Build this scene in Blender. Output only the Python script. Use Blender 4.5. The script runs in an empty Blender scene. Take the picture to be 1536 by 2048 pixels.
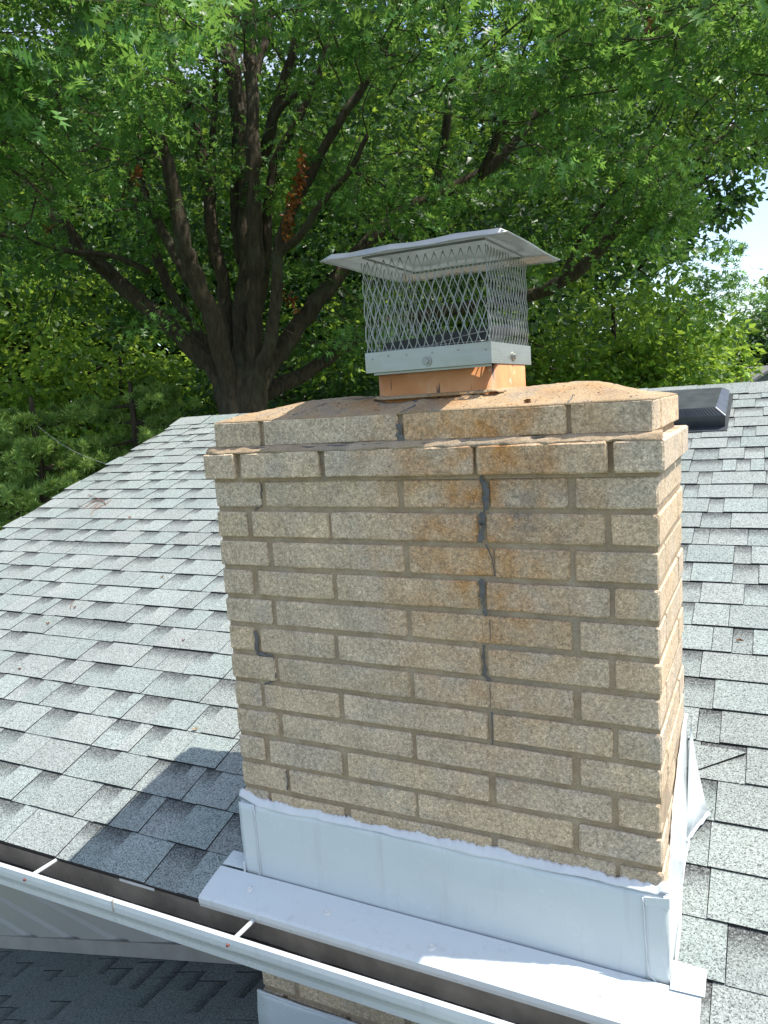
import bpy, bmesh, math, random
import numpy as np
from mathutils import Vector, Matrix

random.seed(7)
RS = np.random.RandomState(11)
scene = bpy.context.scene
COL = scene.collection
rad = math.radians

# ------------------------------------------------------------------ camera
# x runs along the front face of the chimney, y up the roof, z up; z = 0 is the top of the first brick course below the corbels
CAM = np.array([1.13766, -1.39318, 0.15986])
RIGHT = np.array([0.89377008, 0.44395631, -0.06385794])
DOWN = np.array([0.00696158, -0.15608684, -0.9877188])
FWD = np.array([-0.44847138, 0.88234896, -0.14259639])
FPX = 1542.0
cam = bpy.data.cameras.new('camera')
cam.sensor_fit = 'HORIZONTAL'
cam.sensor_width = 36.0
cam.lens = FPX / 1536 * 36.0
cam.clip_start = 0.02
cam.clip_end = 2000
camo = bpy.data.objects.new('camera', cam)
COL.objects.link(camo)
M = Matrix.Identity(4)
for i in range(3):
    M[i][0], M[i][1], M[i][2], M[i][3] = RIGHT[i], -DOWN[i], -FWD[i], CAM[i]
camo.matrix_world = M
scene.camera = camo

# ------------------------------------------------------------------ light
SUN_EL, SUN_AZ = rad(64), rad(12)          # azimuth from +x towards +y
TOSUN = Vector((math.cos(SUN_EL) * math.cos(SUN_AZ), math.cos(SUN_EL) * math.sin(SUN_AZ), math.sin(SUN_EL)))
world = bpy.data.worlds.new('World')
scene.world = world
world.use_nodes = True
wn, wl = world.node_tree.nodes, world.node_tree.links
wn.clear()
sky = wn.new('ShaderNodeTexSky')
sky.sky_type = 'NISHITA'
sky.sun_disc = False
sky.sun_elevation = SUN_EL
sky.sun_rotation = rad(90) - SUN_AZ
sky.air_density = 1.0
sky.dust_density = 1.5
wtc = wn.new('ShaderNodeTexCoord')
wno = wn.new('ShaderNodeTexNoise')
wno.inputs['Scale'].default_value = 3.2
wno.inputs['Detail'].default_value = 7
wno.inputs['Roughness'].default_value = 0.6
wrp = wn.new('ShaderNodeValToRGB')
wrp.color_ramp.elements[0].position = 0.47
wrp.color_ramp.elements[1].position = 0.68
wmx = wn.new('ShaderNodeMix')
wmx.data_type = 'RGBA'
wmx.inputs['B'].default_value = (3.0, 3.2, 3.45, 1)       # thin white cloud
wbg = wn.new('ShaderNodeBackground')
wbg.inputs['Strength'].default_value = 0.088
wout = wn.new('ShaderNodeOutputWorld')
wl.new(wtc.outputs['Generated'], wno.inputs['Vector'])
wl.new(wno.outputs['Fac'], wrp.inputs['Fac'])
wl.new(wrp.outputs['Color'], wmx.inputs['Factor'])
wl.new(sky.outputs['Color'], wmx.inputs['A'])
wl.new(wmx.outputs['Result'], wbg.inputs['Color'])
wl.new(wbg.outputs['Background'], wout.inputs['Surface'])
sun = bpy.data.lights.new('sun', 'SUN')
sun.energy = 2.2
sun.angle = rad(0.55)
sun.color = (1.0, 0.95, 0.86)
suno = bpy.data.objects.new('sun', sun)
COL.objects.link(suno)
suno.rotation_euler = TOSUN.to_track_quat('Z', 'Y').to_euler()
suno.location = (5, 2, 12)
vs = scene.view_settings
vs.view_transform = 'Standard'
vs.look = 'None'
vs.exposure = 1.80
vs.gamma = 1.0
vs.use_curve_mapping = False
scene.render.engine = 'CYCLES'
scene.cycles.max_bounces = 7
scene.cycles.diffuse_bounces = 4
scene.cycles.transmission_bounces = 4
scene.cycles.transparent_max_bounces = 8

# ------------------------------------------------------------------ measuring helpers
def ray(px, py):
    return RIGHT * ((px - 768) / FPX) + DOWN * ((py - 1024) / FPX) + FWD
def atdepth(px, py, d):
    return CAM + ray(px, py) * d
def atplane(px, py, pt, n):
    d = ray(px, py); n = np.array(n, float)
    return CAM + d * (((np.array(pt) - CAM) @ n) / (d @ n))
def aty(px, py, y):
    return atplane(px, py, (0, y, 0), (0, 1, 0))
def proj(P):
    c = np.asarray(P, float) - CAM
    z = c @ FWD
    return 768 + FPX * (c @ RIGHT) / z, 1024 + FPX * (c @ DOWN) / z, z
TH = math.atan(1 / 3.0)                          # 4 in 12 roof
RO = np.array([0, -0.012, -0.97])                # where the roof meets the chimney front
RU = np.array([0, math.cos(TH), math.sin(TH)])   # up the slope
RN = np.array([0, -math.sin(TH), math.cos(TH)])  # off the slope
def onroof(px, py, h=0.0):
    return atplane(px, py, RO + RN * h, RN)
def rp(x, s, h=0.0):
    return np.array([x, 0, 0]) + RO + RU * s + RN * h

# ------------------------------------------------------------------ object helpers
def tag(o, label=None, cat=None, group=None, kind=None):
    if label: o['label'] = label
    if cat: o['category'] = cat
    if group: o['group'] = group
    if kind: o['kind'] = kind
    return o
def empty(name, loc, label=None, cat=None, group=None, kind=None):
    o = bpy.data.objects.new(name, None)
    o.empty_display_size = 0.1
    COL.objects.link(o)
    o.location = loc
    return tag(o, label, cat, group, kind)
def link(name, me, parent=None):
    o = bpy.data.objects.new(name, me)
    COL.objects.link(o)
    if parent is not None:
        o.parent = parent
        o.matrix_parent_inverse = parent_inv(parent)
    return o
def parent_inv(p):
    m = Matrix.Identity(4)
    chain = []
    while p is not None:
        chain.append(p); p = p.parent
    for q in reversed(chain):
        m = m @ Matrix.LocRotScale(q.location, q.rotation_euler, q.scale) if q.parent is None else m @ q.matrix_parent_inverse @ Matrix.LocRotScale(q.location, q.rotation_euler, q.scale)
    return m.inverted()
class MB:
    def __init__(s):
        s.v, s.f, s.m = [], [], []
    def add(s, vs, fs, mi=0):
        b = len(s.v)
        s.v += [tuple(map(float, p)) for p in vs]
        s.f += [tuple(b + i for i in f) for f in fs]
        s.m += [mi] * len(fs)
        return s
    def box(s, x0, x1, y0, y1, z0, z1, mi=0):
        return s.add([(x0,y0,z0),(x1,y0,z0),(x1,y1,z0),(x0,y1,z0),(x0,y0,z1),(x1,y0,z1),(x1,y1,z1),(x0,y1,z1)],
                     [(0,3,2,1),(4,5,6,7),(0,1,5,4),(1,2,6,5),(2,3,7,6),(3,0,4,7)], mi)
    def hexa(s, b, t, mi=0):            # two quads of points, bottom and top
        return s.add(list(b) + list(t), [(0,3,2,1),(4,5,6,7),(0,1,5,4),(1,2,6,5),(2,3,7,6),(3,0,4,7)], mi)
    def tube(s, pts, radii, n=6, mi=0, cap=True):
        pts = [np.array(p, float) for p in pts]
        if not hasattr(radii, '__len__'): radii = [radii] * len(pts)
        b = len(s.v)
        prev = None
        for i, p in enumerate(pts):
            t = pts[min(i + 1, len(pts) - 1)] - pts[max(i - 1, 0)]
            t = t / (np.linalg.norm(t) + 1e-12)
            if prev is None:
                a = np.array([0, 0, 1.0]) if abs(t[2]) < 0.9 else np.array([1.0, 0, 0])
            else:
                a = prev
            u = a - t * (a @ t); u /= np.linalg.norm(u) + 1e-12
            prev = u
            w = np.cross(t, u)
            for k in range(n):
                an = 2 * math.pi * k / n
                q = p + (u * math.cos(an) + w * math.sin(an)) * radii[i]
                s.v.append(tuple(q))
        for i in range(len(pts) - 1):
            for k in range(n):
                s.f.append((b + i*n + k, b + i*n + (k+1) % n, b + (i+1)*n + (k+1) % n, b + (i+1)*n + k)); s.m.append(mi)
        if cap:
            s.f.append(tuple(b + k for k in reversed(range(n)))); s.m.append(mi)
            s.f.append(tuple(b + (len(pts)-1)*n + k for k in range(n))); s.m.append(mi)
        return s
    def mesh(s, name, mats, smooth=False, fix=False):
        me = bpy.data.meshes.new(name)
        me.from_pydata(s.v, [], s.f)
        for m in (mats if isinstance(mats, (list, tuple)) else [mats]):
            me.materials.append(m)
        if any(s.m): me.polygons.foreach_set('material_index', s.m)
        if smooth: me.polygons.foreach_set('use_smooth', [True] * len(s.f))
        me.update()
        if fix:
            bm = bmesh.new(); bm.from_mesh(me); bmesh.ops.recalc_face_normals(bm, faces=bm.faces); bm.to_mesh(me); bm.free()
        return me
    def build(s, name, mats, parent=None, smooth=False):
        return link(name, s.mesh(name, mats, smooth), parent)
def sheet(grid, th, flip=False):
    """grid[i][j] of points -> closed sheet of thickness th along its normal"""
    g = np.array(grid, float)
    ni, nj = g.shape[:2]
    di = np.gradient(g, axis=0); dj = np.gradient(g, axis=1)
    nrm = np.cross(di, dj); nrm /= np.linalg.norm(nrm, axis=2, keepdims=True) + 1e-12
    if flip: nrm = -nrm
    mb = MB()
    top = (g + nrm * th).reshape(-1, 3); bot = g.reshape(-1, 3)
    mb.v = [tuple(p) for p in top] + [tuple(p) for p in bot]
    N = ni * nj
    for i in range(ni - 1):
        for j in range(nj - 1):
            a, b, c, d = i*nj+j, (i+1)*nj+j, (i+1)*nj+j+1, i*nj+j+1
            mb.f.append((a, b, c, d)); mb.f.append((N+d, N+c, N+b, N+a))
    for i in range(ni - 1):
        mb.f.append((i*nj, N+i*nj, N+(i+1)*nj, (i+1)*nj)); j = nj - 1
        mb.f.append((i*nj+j, (i+1)*nj+j, N+(i+1)*nj+j, N+i*nj+j))
    for j in range(nj - 1):
        mb.f.append((j, j+1, N+j+1, N+j)); i = (ni - 1) * nj
        mb.f.append((i+j, N+i+j, N+i+j+1, i+j+1))
    mb.m = [0] * len(mb.f)
    return mb

# ------------------------------------------------------------------ materials
def nodes_of(name):
    m = bpy.data.materials.new(name)
    m.use_nodes = True
    nt = m.node_tree
    nt.nodes.clear()
    out = nt.nodes.new('ShaderNodeOutputMaterial')
    b = nt.nodes.new('ShaderNodeBsdfPrincipled')
    nt.links.new(b.outputs[0], out.inputs['Surface'])
    return m, nt, b, out
class NT:
    def __init__(s, nt): s.nt = nt
    def n(s, t, **kw):
        x = s.nt.nodes.new(t)
        for k, v in kw.items():
            if hasattr(x, k): setattr(x, k, v)
            else: x.inputs[k].default_value = v
        return x
    def l(s, a, b): s.nt.links.new(a, b)
    def pos(s): return s.n('ShaderNodeNewGeometry').outputs['Position']
    def noise(s, vec, scale, detail=3, rough=0.55):
        x = s.n('ShaderNodeTexNoise'); x.inputs['Scale'].default_value = scale
        x.inputs['Detail'].default_value = detail; x.inputs['Roughness'].default_value = rough
        s.l(vec, x.inputs['Vector']); return x.outputs['Fac']
    def voro(s, vec, scale, feature='F1', out='Color'):
        x = s.n('ShaderNodeTexVoronoi'); x.feature = feature; x.inputs['Scale'].default_value = scale
        s.l(vec, x.inputs['Vector']); return x.outputs[out]
    def ramp(s, fac, stops, interp='LINEAR'):
        x = s.n('ShaderNodeValToRGB'); r = x.color_ramp; r.interpolation = interp
        while len(r.elements) < len(stops): r.elements.new(0.5)
        for e, (p, c) in zip(r.elements, stops):
            e.position = p; e.color = (c, c, c, 1) if not hasattr(c, '__len__') else tuple(c) + (1,)
        s.l(fac, x.inputs['Fac']); return x.outputs['Color']
    def mix(s, fac, a, b, mode='MIX'):
        x = s.n('ShaderNodeMix'); x.data_type = 'RGBA'; x.blend_type = mode
        for nm, v in (('Factor', fac), ('A', a), ('B', b)):
            if hasattr(v, 'is_linked') or hasattr(v, 'links'): s.l(v, x.inputs[nm])
            else: x.inputs[nm].default_value = v if nm == 'Factor' else (tuple(v) + (1,) if len(v) == 3 else v)
        return x.outputs['Result']
    def math(s, op, a, b=None, clamp=False):
        x = s.n('ShaderNodeMath'); x.operation = op; x.use_clamp = clamp
        for i, v in enumerate((a, b)):
            if v is None: continue
            if hasattr(v, 'links'): s.l(v, x.inputs[i])
            else: x.inputs[i].default_value = v
        return x.outputs[0]
    def bump(s, h, strength, dist, bsdf):
        x = s.n('ShaderNodeBump'); x.inputs['Strength'].default_value = strength; x.inputs['Distance'].default_value = dist
        s.l(h, x.inputs['Height']); s.l(x.outputs[0], bsdf.inputs['Normal'])
    def sep(s, v):
        x = s.n('ShaderNodeSeparateXYZ'); s.l(v, x.inputs[0]); return x.outputs
    def attr(s, name, out='Fac'):
        return s.n('ShaderNodeAttribute', attribute_name=name).outputs[out]
    def oi(s): return s.n('ShaderNodeObjectInfo').outputs['Random']
def mat_plain(name, col, rough=0.6, metal=0.0, nscale=12, namt=0.15, bscale=0, bdist=0.001, spec=0.5):
    m, nt, b, o = nodes_of(name); t = NT(nt)
    f = t.ramp(t.noise(t.pos(), nscale, 4), [(0.3, 1 - namt), (0.7, 1 + namt * 0.4)])
    t.l(t.mix(1.0, col, f, 'MULTIPLY'), b.inputs['Base Color'])
    b.inputs['Roughness'].default_value = rough; b.inputs['Metallic'].default_value = metal
    b.inputs['Specular IOR Level'].default_value = spec
    if bscale: t.bump(t.noise(t.pos(), bscale, 4), 0.6, bdist, b)
    return m

def mat_brick():
    m, nt, b, o = nodes_of('tan_rough_brick'); t = NT(nt)
    P = t.pos(); x, y, z = t.sep(P)[:3]
    r = t.oi()
    base = t.ramp(r, [(0.0, (0.525, 0.408, 0.280)), (0.25, (0.590, 0.450, 0.300)), (0.5, (0.55, 0.440, 0.320)), (0.75, (0.60, 0.450, 0.295)), (1.0, (0.54, 0.435, 0.322))])
    cl = t.ramp(t.noise(P, 14, 4, 0.6), [(0.30, 0.80), (0.70, 1.14)])
    c = t.mix(1.0, base, cl, 'MULTIPLY')
    # grey and rose clouding of the fired face
    c = t.mix(t.ramp(t.noise(P, 9, 3), [(0.48, 0.0), (0.72, 0.55)]), c, (0.47, 0.41, 0.345))
    # rust run that spreads from the cracked joint
    wob = t.math('MULTIPLY', t.math('SUBTRACT', t.noise(P, 8, 4), 0.5), 0.22)
    dx = t.math('ABSOLUTE', t.math('SUBTRACT', t.math('ADD', x, wob), 0.645))
    run = t.math('SUBTRACT', 1.0, t.math('DIVIDE', dx, 0.30), True)
    hi = t.ramp(t.math('ADD', z, 1.0), [(0.25, 0.0), (0.62, 0.50), (0.86, 0.95), (1.0, 0.95)])
    st = t.math('MULTIPLY', t.math('MULTIPLY', run, hi), t.ramp(t.noise(P, 17, 3), [(0.35, 0.25), (0.65, 1.0)]))
    c = t.mix(t.math('MULTIPLY', st, 1.0), c, (0.46, 0.205, 0.05))
    # grey soot below the step, right of the crack
    sx = t.math('SUBTRACT', 1.0, t.math('DIVIDE', t.math('ABSOLUTE', t.math('SUBTRACT', t.math('ADD', x, wob), 0.74)), 0.13), True)
    sz = t.math('SUBTRACT', 1.0, t.math('DIVIDE', t.math('ABSOLUTE', t.math('ADD', z, 0.07)), 0.11), True)
    c = t.mix(t.math('MULTIPLY', t.math('MULTIPLY', sx, sz), t.ramp(t.noise(P, 20, 3), [(0.42, 0.0), (0.6, 0.8)])), c, (0.24, 0.215, 0.19))
    # grit: light and dark grains
    g = t.sep(t.voro(P, 420))[0]
    c = t.mix(1.0, c, t.ramp(g, [(0.0, 0.62), (0.16, 0.82), (0.3, 0.98), (0.8, 1.04), (0.95, 1.38)]), 'MULTIPLY')
    g2 = t.noise(P, 110, 4, 0.75)
    c = t.mix(1.0, c, t.ramp(g2, [(0.33, 0.66), (0.64, 1.2)]), 'MULTIPLY')
    c = t.mix(t.ramp(t.noise(P, 38, 4, 0.7), [(0.60, 0.0), (0.70, 0.45)]), c, (0.20, 0.165, 0.12))
    t.l(c, b.inputs['Base Color'])
    b.inputs['Roughness'].default_value = 0.9
    b.inputs['Specular IOR Level'].default_value = 0.25
    h = t.math('ADD', t.math('MULTIPLY', t.noise(P, 190, 4, 0.7), 0.7), t.math('MULTIPLY', t.noise(P, 45, 3), 0.6))
    t.bump(h, 0.75, 0.0028, b)
    return m
def mat_mortar():
    m, nt, b, o = nodes_of('tan_mortar'); t = NT(nt); P = t.pos()
    c = t.ramp(t.noise(P, 22, 5), [(0.3, (0.29, 0.21, 0.13)), (0.55, (0.38, 0.285, 0.185)), (0.75, (0.44, 0.36, 0.26))])
    c = t.mix(t.ramp(t.noise(P, 5, 3), [(0.5, 0.0), (0.7, 0.6)]), c, (0.27, 0.235, 0.19))
    g = t.sep(t.voro(P, 600))[0]
    c = t.mix(1.0, c, t.ramp(g, [(0, 0.8), (1, 1.15)]), 'MULTIPLY')
    t.l(c, b.inputs['Base Color']); b.inputs['Roughness'].default_value = 0.95
    t.bump(t.noise(P, 120, 5, 0.65), 0.8, 0.004, b)
    return m
def mat_crown():
    m, nt, b, o = nodes_of('sandy_crown_mortar'); t = NT(nt); P = t.pos()
    c = t.ramp(t.noise(P, 11, 5), [(0.3, (0.29, 0.205, 0.12)), (0.5, (0.36, 0.255, 0.145)), (0.72, (0.41, 0.31, 0.195))])
    c = t.mix(t.ramp(t.noise(P, 6, 3), [(0.52, 0.0), (0.68, 0.6)]), c, (0.38, 0.18, 0.055))
    c = t.mix(t.ramp(t.noise(P, 15, 5, 0.65), [(0.50, 0.0), (0.62, 0.6)]), c, (0.25, 0.215, 0.165))
    v = t.voro(P, 120, out='Distance')
    sel = t.ramp(t.sep(t.voro(P, 120))[1], [(0.74, 0.0), (0.76, 1.0)])
    pit = t.math('MULTIPLY', t.ramp(v, [(0.14, 1.0), (0.30, 0.0)]), sel)
    c = t.mix(t.math('MULTIPLY', pit, 0.85), c, (0.07, 0.05, 0.035))
    g = t.sep(t.voro(P, 500))[0]
    c = t.mix(1.0, c, t.ramp(g, [(0, 0.72), (0.5, 1.0), (1, 1.22)]), 'MULTIPLY')
    t.l(c, b.inputs['Base Color']); b.inputs['Roughness'].default_value = 0.95
    h = t.math('SUBTRACT', t.math('MULTIPLY', t.noise(P, 150, 5, 0.7), 0.7), t.math('MULTIPLY', pit, 0.9))
    t.bump(h, 0.9, 0.004, b)
    return m
def mat_flue():
    m, nt, b, o = nodes_of('terracotta_flue'); t = NT(nt); P = t.pos()
    c = t.ramp(t.noise(P, 9, 5), [(0.3, (0.42, 0.15, 0.05)), (0.55, (0.56, 0.235, 0.085)), (0.75, (0.64, 0.34, 0.155))])
    mp = t.n('ShaderNodeMapping'); mp.inputs['Scale'].default_value = (70, 70, 9); t.l(P, mp.inputs['Vector'])
    nz = t.noise(mp.outputs[0], 1.0, 3)
    c = t.mix(t.ramp(nz, [(0.63, 0.0), (0.68, 0.9)]), c, (0.05, 0.035, 0.03))
    c = t.mix(t.ramp(t.noise(P, 24, 3), [(0.62, 0), (0.7, 0.6)]), c, (0.66, 0.50, 0.36))
    t.l(c, b.inputs['Base Color']); b.inputs['Roughness'].default_value = 0.6
    t.bump(t.noise(P, 60, 4), 0.4, 0.002, b)
    return m
def mat_steel(name='brushed_stainless_steel', col=(0.37, 0.38, 0.36), rough=0.28):
    m, nt, b, o = nodes_of(name); t = NT(nt); P = t.pos()
    mp = t.n('ShaderNodeMapping'); mp.inputs['Scale'].default_value = (6, 6, 300); t.l(P, mp.inputs['Vector'])
    br = t.noise(mp.outputs[0], 1.0, 3)
    big = t.noise(P, 9, 4)
    t.l(t.mix(1.0, col, t.ramp(big, [(0.3, 0.78), (0.7, 1.08)]), 'MULTIPLY'), b.inputs['Base Color'])
    b.inputs['Metallic'].default_value = 0.9
    t.l(t.ramp(t.math('ADD', t.math('MULTIPLY', br, 0.4), t.math('MULTIPLY', big, 0.6)), [(0.3, rough - 0.08), (0.7, rough + 0.16)]), b.inputs['Roughness'])
    t.bump(t.noise(P, 14, 2), 0.35, 0.004, b)
    return m
def mat_white(name='white_painted_metal', col=(0.59, 0.635, 0.64), rough=0.18):
    m, nt, b, o = nodes_of(name); t = NT(nt); P = t.pos()
    c = t.mix(t.ramp(t.noise(P, 7, 4), [(0.45, 0.0), (0.75, 0.28)]), col, (0.53, 0.565, 0.57))
    c = t.mix(t.ramp(t.noise(P, 130, 2), [(0.68, 0.0), (0.74, 0.25)]), c, (0.45, 0.44, 0.42))
    t.l(c, b.inputs['Base Color'])
    t.l(t.ramp(t.noise(P, 12, 3), [(0.3, rough - 0.06), (0.7, rough + 0.16)]), b.inputs['Roughness'])
    mp = t.n('ShaderNodeMapping'); mp.inputs['Scale'].default_value = (38, 38, 3); t.l(P, mp.inputs['Vector'])
    c = t.mix(t.ramp(t.noise(mp.outputs[0], 1.0, 4), [(0.58, 0.0), (0.74, 0.35)]), c, (0.40, 0.405, 0.385))
    t.l(c, b.inputs['Base Color'])
    t.bump(t.noise(P, 4.5, 2), 0.6, 0.012, b)
    return m
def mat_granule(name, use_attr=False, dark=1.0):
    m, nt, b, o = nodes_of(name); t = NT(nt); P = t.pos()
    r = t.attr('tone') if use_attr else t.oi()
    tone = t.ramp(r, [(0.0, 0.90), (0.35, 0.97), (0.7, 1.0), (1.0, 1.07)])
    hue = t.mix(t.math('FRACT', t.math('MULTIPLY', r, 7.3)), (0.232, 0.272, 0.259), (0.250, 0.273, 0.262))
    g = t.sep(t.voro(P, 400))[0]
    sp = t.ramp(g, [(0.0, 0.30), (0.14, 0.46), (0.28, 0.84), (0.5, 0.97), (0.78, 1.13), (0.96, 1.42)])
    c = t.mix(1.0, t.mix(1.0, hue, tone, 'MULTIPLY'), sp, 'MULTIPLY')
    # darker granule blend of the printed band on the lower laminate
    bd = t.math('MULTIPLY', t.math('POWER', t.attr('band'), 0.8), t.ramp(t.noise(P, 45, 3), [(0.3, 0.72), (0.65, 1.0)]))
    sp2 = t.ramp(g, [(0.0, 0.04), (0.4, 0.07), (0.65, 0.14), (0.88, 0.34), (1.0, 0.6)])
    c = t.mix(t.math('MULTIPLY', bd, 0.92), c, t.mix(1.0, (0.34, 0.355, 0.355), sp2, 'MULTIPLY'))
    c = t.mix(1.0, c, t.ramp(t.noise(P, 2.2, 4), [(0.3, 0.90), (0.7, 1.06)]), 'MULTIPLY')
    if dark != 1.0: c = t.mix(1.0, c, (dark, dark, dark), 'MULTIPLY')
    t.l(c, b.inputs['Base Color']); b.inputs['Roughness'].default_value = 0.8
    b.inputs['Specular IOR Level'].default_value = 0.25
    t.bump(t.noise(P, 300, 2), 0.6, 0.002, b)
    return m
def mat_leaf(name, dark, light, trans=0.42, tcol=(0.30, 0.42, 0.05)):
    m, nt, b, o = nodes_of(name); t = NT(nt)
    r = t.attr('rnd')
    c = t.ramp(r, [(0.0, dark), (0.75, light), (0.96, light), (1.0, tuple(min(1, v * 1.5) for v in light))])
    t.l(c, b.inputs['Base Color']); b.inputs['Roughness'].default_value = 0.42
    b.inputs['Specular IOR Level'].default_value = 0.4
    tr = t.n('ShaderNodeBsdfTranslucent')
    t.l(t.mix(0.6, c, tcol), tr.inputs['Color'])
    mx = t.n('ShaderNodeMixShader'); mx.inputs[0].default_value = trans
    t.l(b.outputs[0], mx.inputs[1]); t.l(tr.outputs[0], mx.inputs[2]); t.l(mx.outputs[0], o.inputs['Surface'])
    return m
def mat_bark(name, c0, c1):
    m, nt, b, o = nodes_of(name); t = NT(nt); P = t.pos()
    mp = t.n('ShaderNodeMapping'); mp.inputs['Scale'].default_value = (9, 9, 2.2); t.l(P, mp.inputs['Vector'])
    n1 = t.noise(mp.outputs[0], 2.0, 6, 0.65)
    c = t.ramp(n1, [(0.32, c0), (0.66, c1)])
    c = t.mix(t.ramp(t.noise(P, 2.5, 4), [(0.56, 0.0), (0.68, 0.55)]), c, (0.075, 0.085, 0.05))
    t.l(c, b.inputs['Base Color']); b.inputs['Roughness'].default_value = 0.95
    t.bump(n1, 0.9, 0.05, b)
    return m
MAT = dict(
    brick=mat_brick(), mortar=mat_mortar(), crown=mat_crown(), flue=mat_flue(), steel=mat_steel(),
    wire=mat_steel('galvanised_wire', (0.36, 0.37, 0.345), 0.5), white=mat_white(),
    gutter=mat_white('white_gutter_enamel', (0.60, 0.635, 0.645), 0.24),
    caulk=mat_plain('grey_caulk', (0.125, 0.12, 0.115), 0.85, 0, 30, 0.3, 60, 0.003),
    bead=mat_plain('white_sealant', (0.66, 0.68, 0.69), 0.35, 0, 30, 0.08, 50, 0.004),
    blackmetal=mat_plain('black_enamel', (0.018, 0.019, 0.022), 0.42, 0, 10, 0.3),
    plastic=mat_plain('weathered_black_plastic', (0.055, 0.06, 0.068), 0.38, 0, 14, 0.35, 30, 0.002),
    silt=mat_plain('silty_grey_aluminium', (0.265, 0.245, 0.215), 0.75, 0, 9, 0.45, 60, 0.003),
    sludge=mat_plain('dark_leaf_sludge', (0.085, 0.07, 0.05), 0.95, 0, 60, 0.6, 120, 0.004),
    screw=mat_plain('white_screw_head', (0.70, 0.70, 0.68), 0.4, 0, 60, 0.2),
    rust=mat_plain('rusty_spike_end', (0.19, 0.045, 0.03), 0.7, 0, 80, 0.4),
    asphalt=mat_plain('black_asphalt_edge', (0.022, 0.022, 0.023), 0.9, 0, 90, 0.4),
    granule=mat_granule('pale_grey_granules'), granule_far=mat_granule('pale_grey_granules_far', True),
    granule_shaded=mat_granule('pale_grey_granules_shaded', False, 0.72),  # same shingles as above, with under-eave shade put into the colour
    siding=mat_plain('taupe_siding', (0.40, 0.375, 0.345), 0.5, 0, 3, 0.06),
    trim=mat_plain('taupe_trim', (0.36, 0.33, 0.30), 0.5, 0, 8, 0.2),
    wood=mat_plain('weathered_fascia', (0.34, 0.33, 0.31), 0.7, 0, 12, 0.2),
    bark=mat_bark('oak_bark', (0.022, 0.016, 0.010), (0.085, 0.062, 0.038)),
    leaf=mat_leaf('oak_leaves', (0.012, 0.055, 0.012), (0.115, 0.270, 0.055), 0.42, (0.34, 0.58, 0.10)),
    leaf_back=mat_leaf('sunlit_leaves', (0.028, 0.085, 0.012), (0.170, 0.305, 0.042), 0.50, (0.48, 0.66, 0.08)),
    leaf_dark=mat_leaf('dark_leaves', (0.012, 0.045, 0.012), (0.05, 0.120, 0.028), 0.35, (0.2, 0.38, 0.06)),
    needle=mat_leaf('pine_needles', (0.055, 0.145, 0.03), (0.34, 0.50, 0.13), 0.35, (0.46, 0.60, 0.12)),
    deadleaf=mat_leaf('dead_orange_leaves', (0.13, 0.045, 0.014), (0.30, 0.105, 0.025), 0.3, (0.4, 0.14, 0.03)),
    drybrown=mat_plain('dry_brown_leaf', (0.24, 0.12, 0.055), 0.8, 0, 70, 0.4),
    drytan=mat_plain('dry_tan_leaf', (0.50, 0.37, 0.22), 0.8, 0, 70, 0.3),
    drystem=mat_plain('dry_red_brown_stem', (0.20, 0.085, 0.05), 0.8, 0, 70, 0.3),
    grass=mat_plain('lawn', (0.07, 0.12, 0.03), 0.95, 0, 3, 0.4),
    farwall=mat_plain('far_grey_siding', (0.13, 0.145, 0.15), 0.7, 0, 3, 0.15),
    farroof=mat_plain('far_grey_roof', (0.20, 0.20, 0.195), 0.9, 0, 6, 0.3),
    farbrick=mat_plain('far_red_brick', (0.20, 0.075, 0.05), 0.9, 0, 10, 0.3),
    cable=mat_plain('grey_cable', (0.30, 0.30, 0.29), 0.6),
)

GZ = -4.2
# ------------------------------------------------------------------ ground
g = MB()
gn = 24
pts = np.linspace(-260, 260, gn)
for y in pts:
    for x in pts:
        g.v.append((x, y + 60, GZ + 0.25 * math.sin(x * 0.11) * math.cos(y * 0.09) * min(1, math.hypot(x, y) / 40)))
for j in range(gn - 1):
    for i in range(gn - 1):
        g.f.append((j*gn+i, j*gn+i+1, (j+1)*gn+i+1, (j+1)*gn+i))
g.m = [0] * len(g.f)
tag(g.build('ground', MAT['grass'], None, True), kind='structure')

# ------------------------------------------------------------------ house, roof, shingles
EXP = 0.127
S0 = -0.0945
XL, XR = -2.90, 4.6
NC = 28
RIDGE_S = S0 + 27.75 * EXP
house = empty('house', (-0.5, 1.2, GZ), 'house under a pale grey shingle roof that surrounds the brick chimney', 'house')
roof = MB()
a0, a1 = rp(XL + 0.015, S0 + 0.012, -0.006), rp(XL + 0.015, RIDGE_S, -0.006)
b0, b1 = rp(XR, S0 + 0.012, -0.006), rp(XR, RIDGE_S, -0.006)
# cut-out for the chimney is simply covered by the masonry
dn = RN * -0.03
yb = 2 * a1[1] - a0[1]
roof.hexa([a0 + dn, b0 + dn, b1 + dn, a1 + dn], [a0, b0, b1, a1])
c0, c1 = np.array([XL + 0.015, yb, a0[2]]), np.array([XR, yb, a0[2]])
roof.hexa([a1 + dn, b1 + dn, c1 + (0, 0.0, -0.03), c0 + (0, 0, -0.03)], [a1 + (0, .001, 0), b1 + (0, .001, 0), c1, c0])
roof_o = roof.build('roof', MAT['asphalt'], house)

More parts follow.
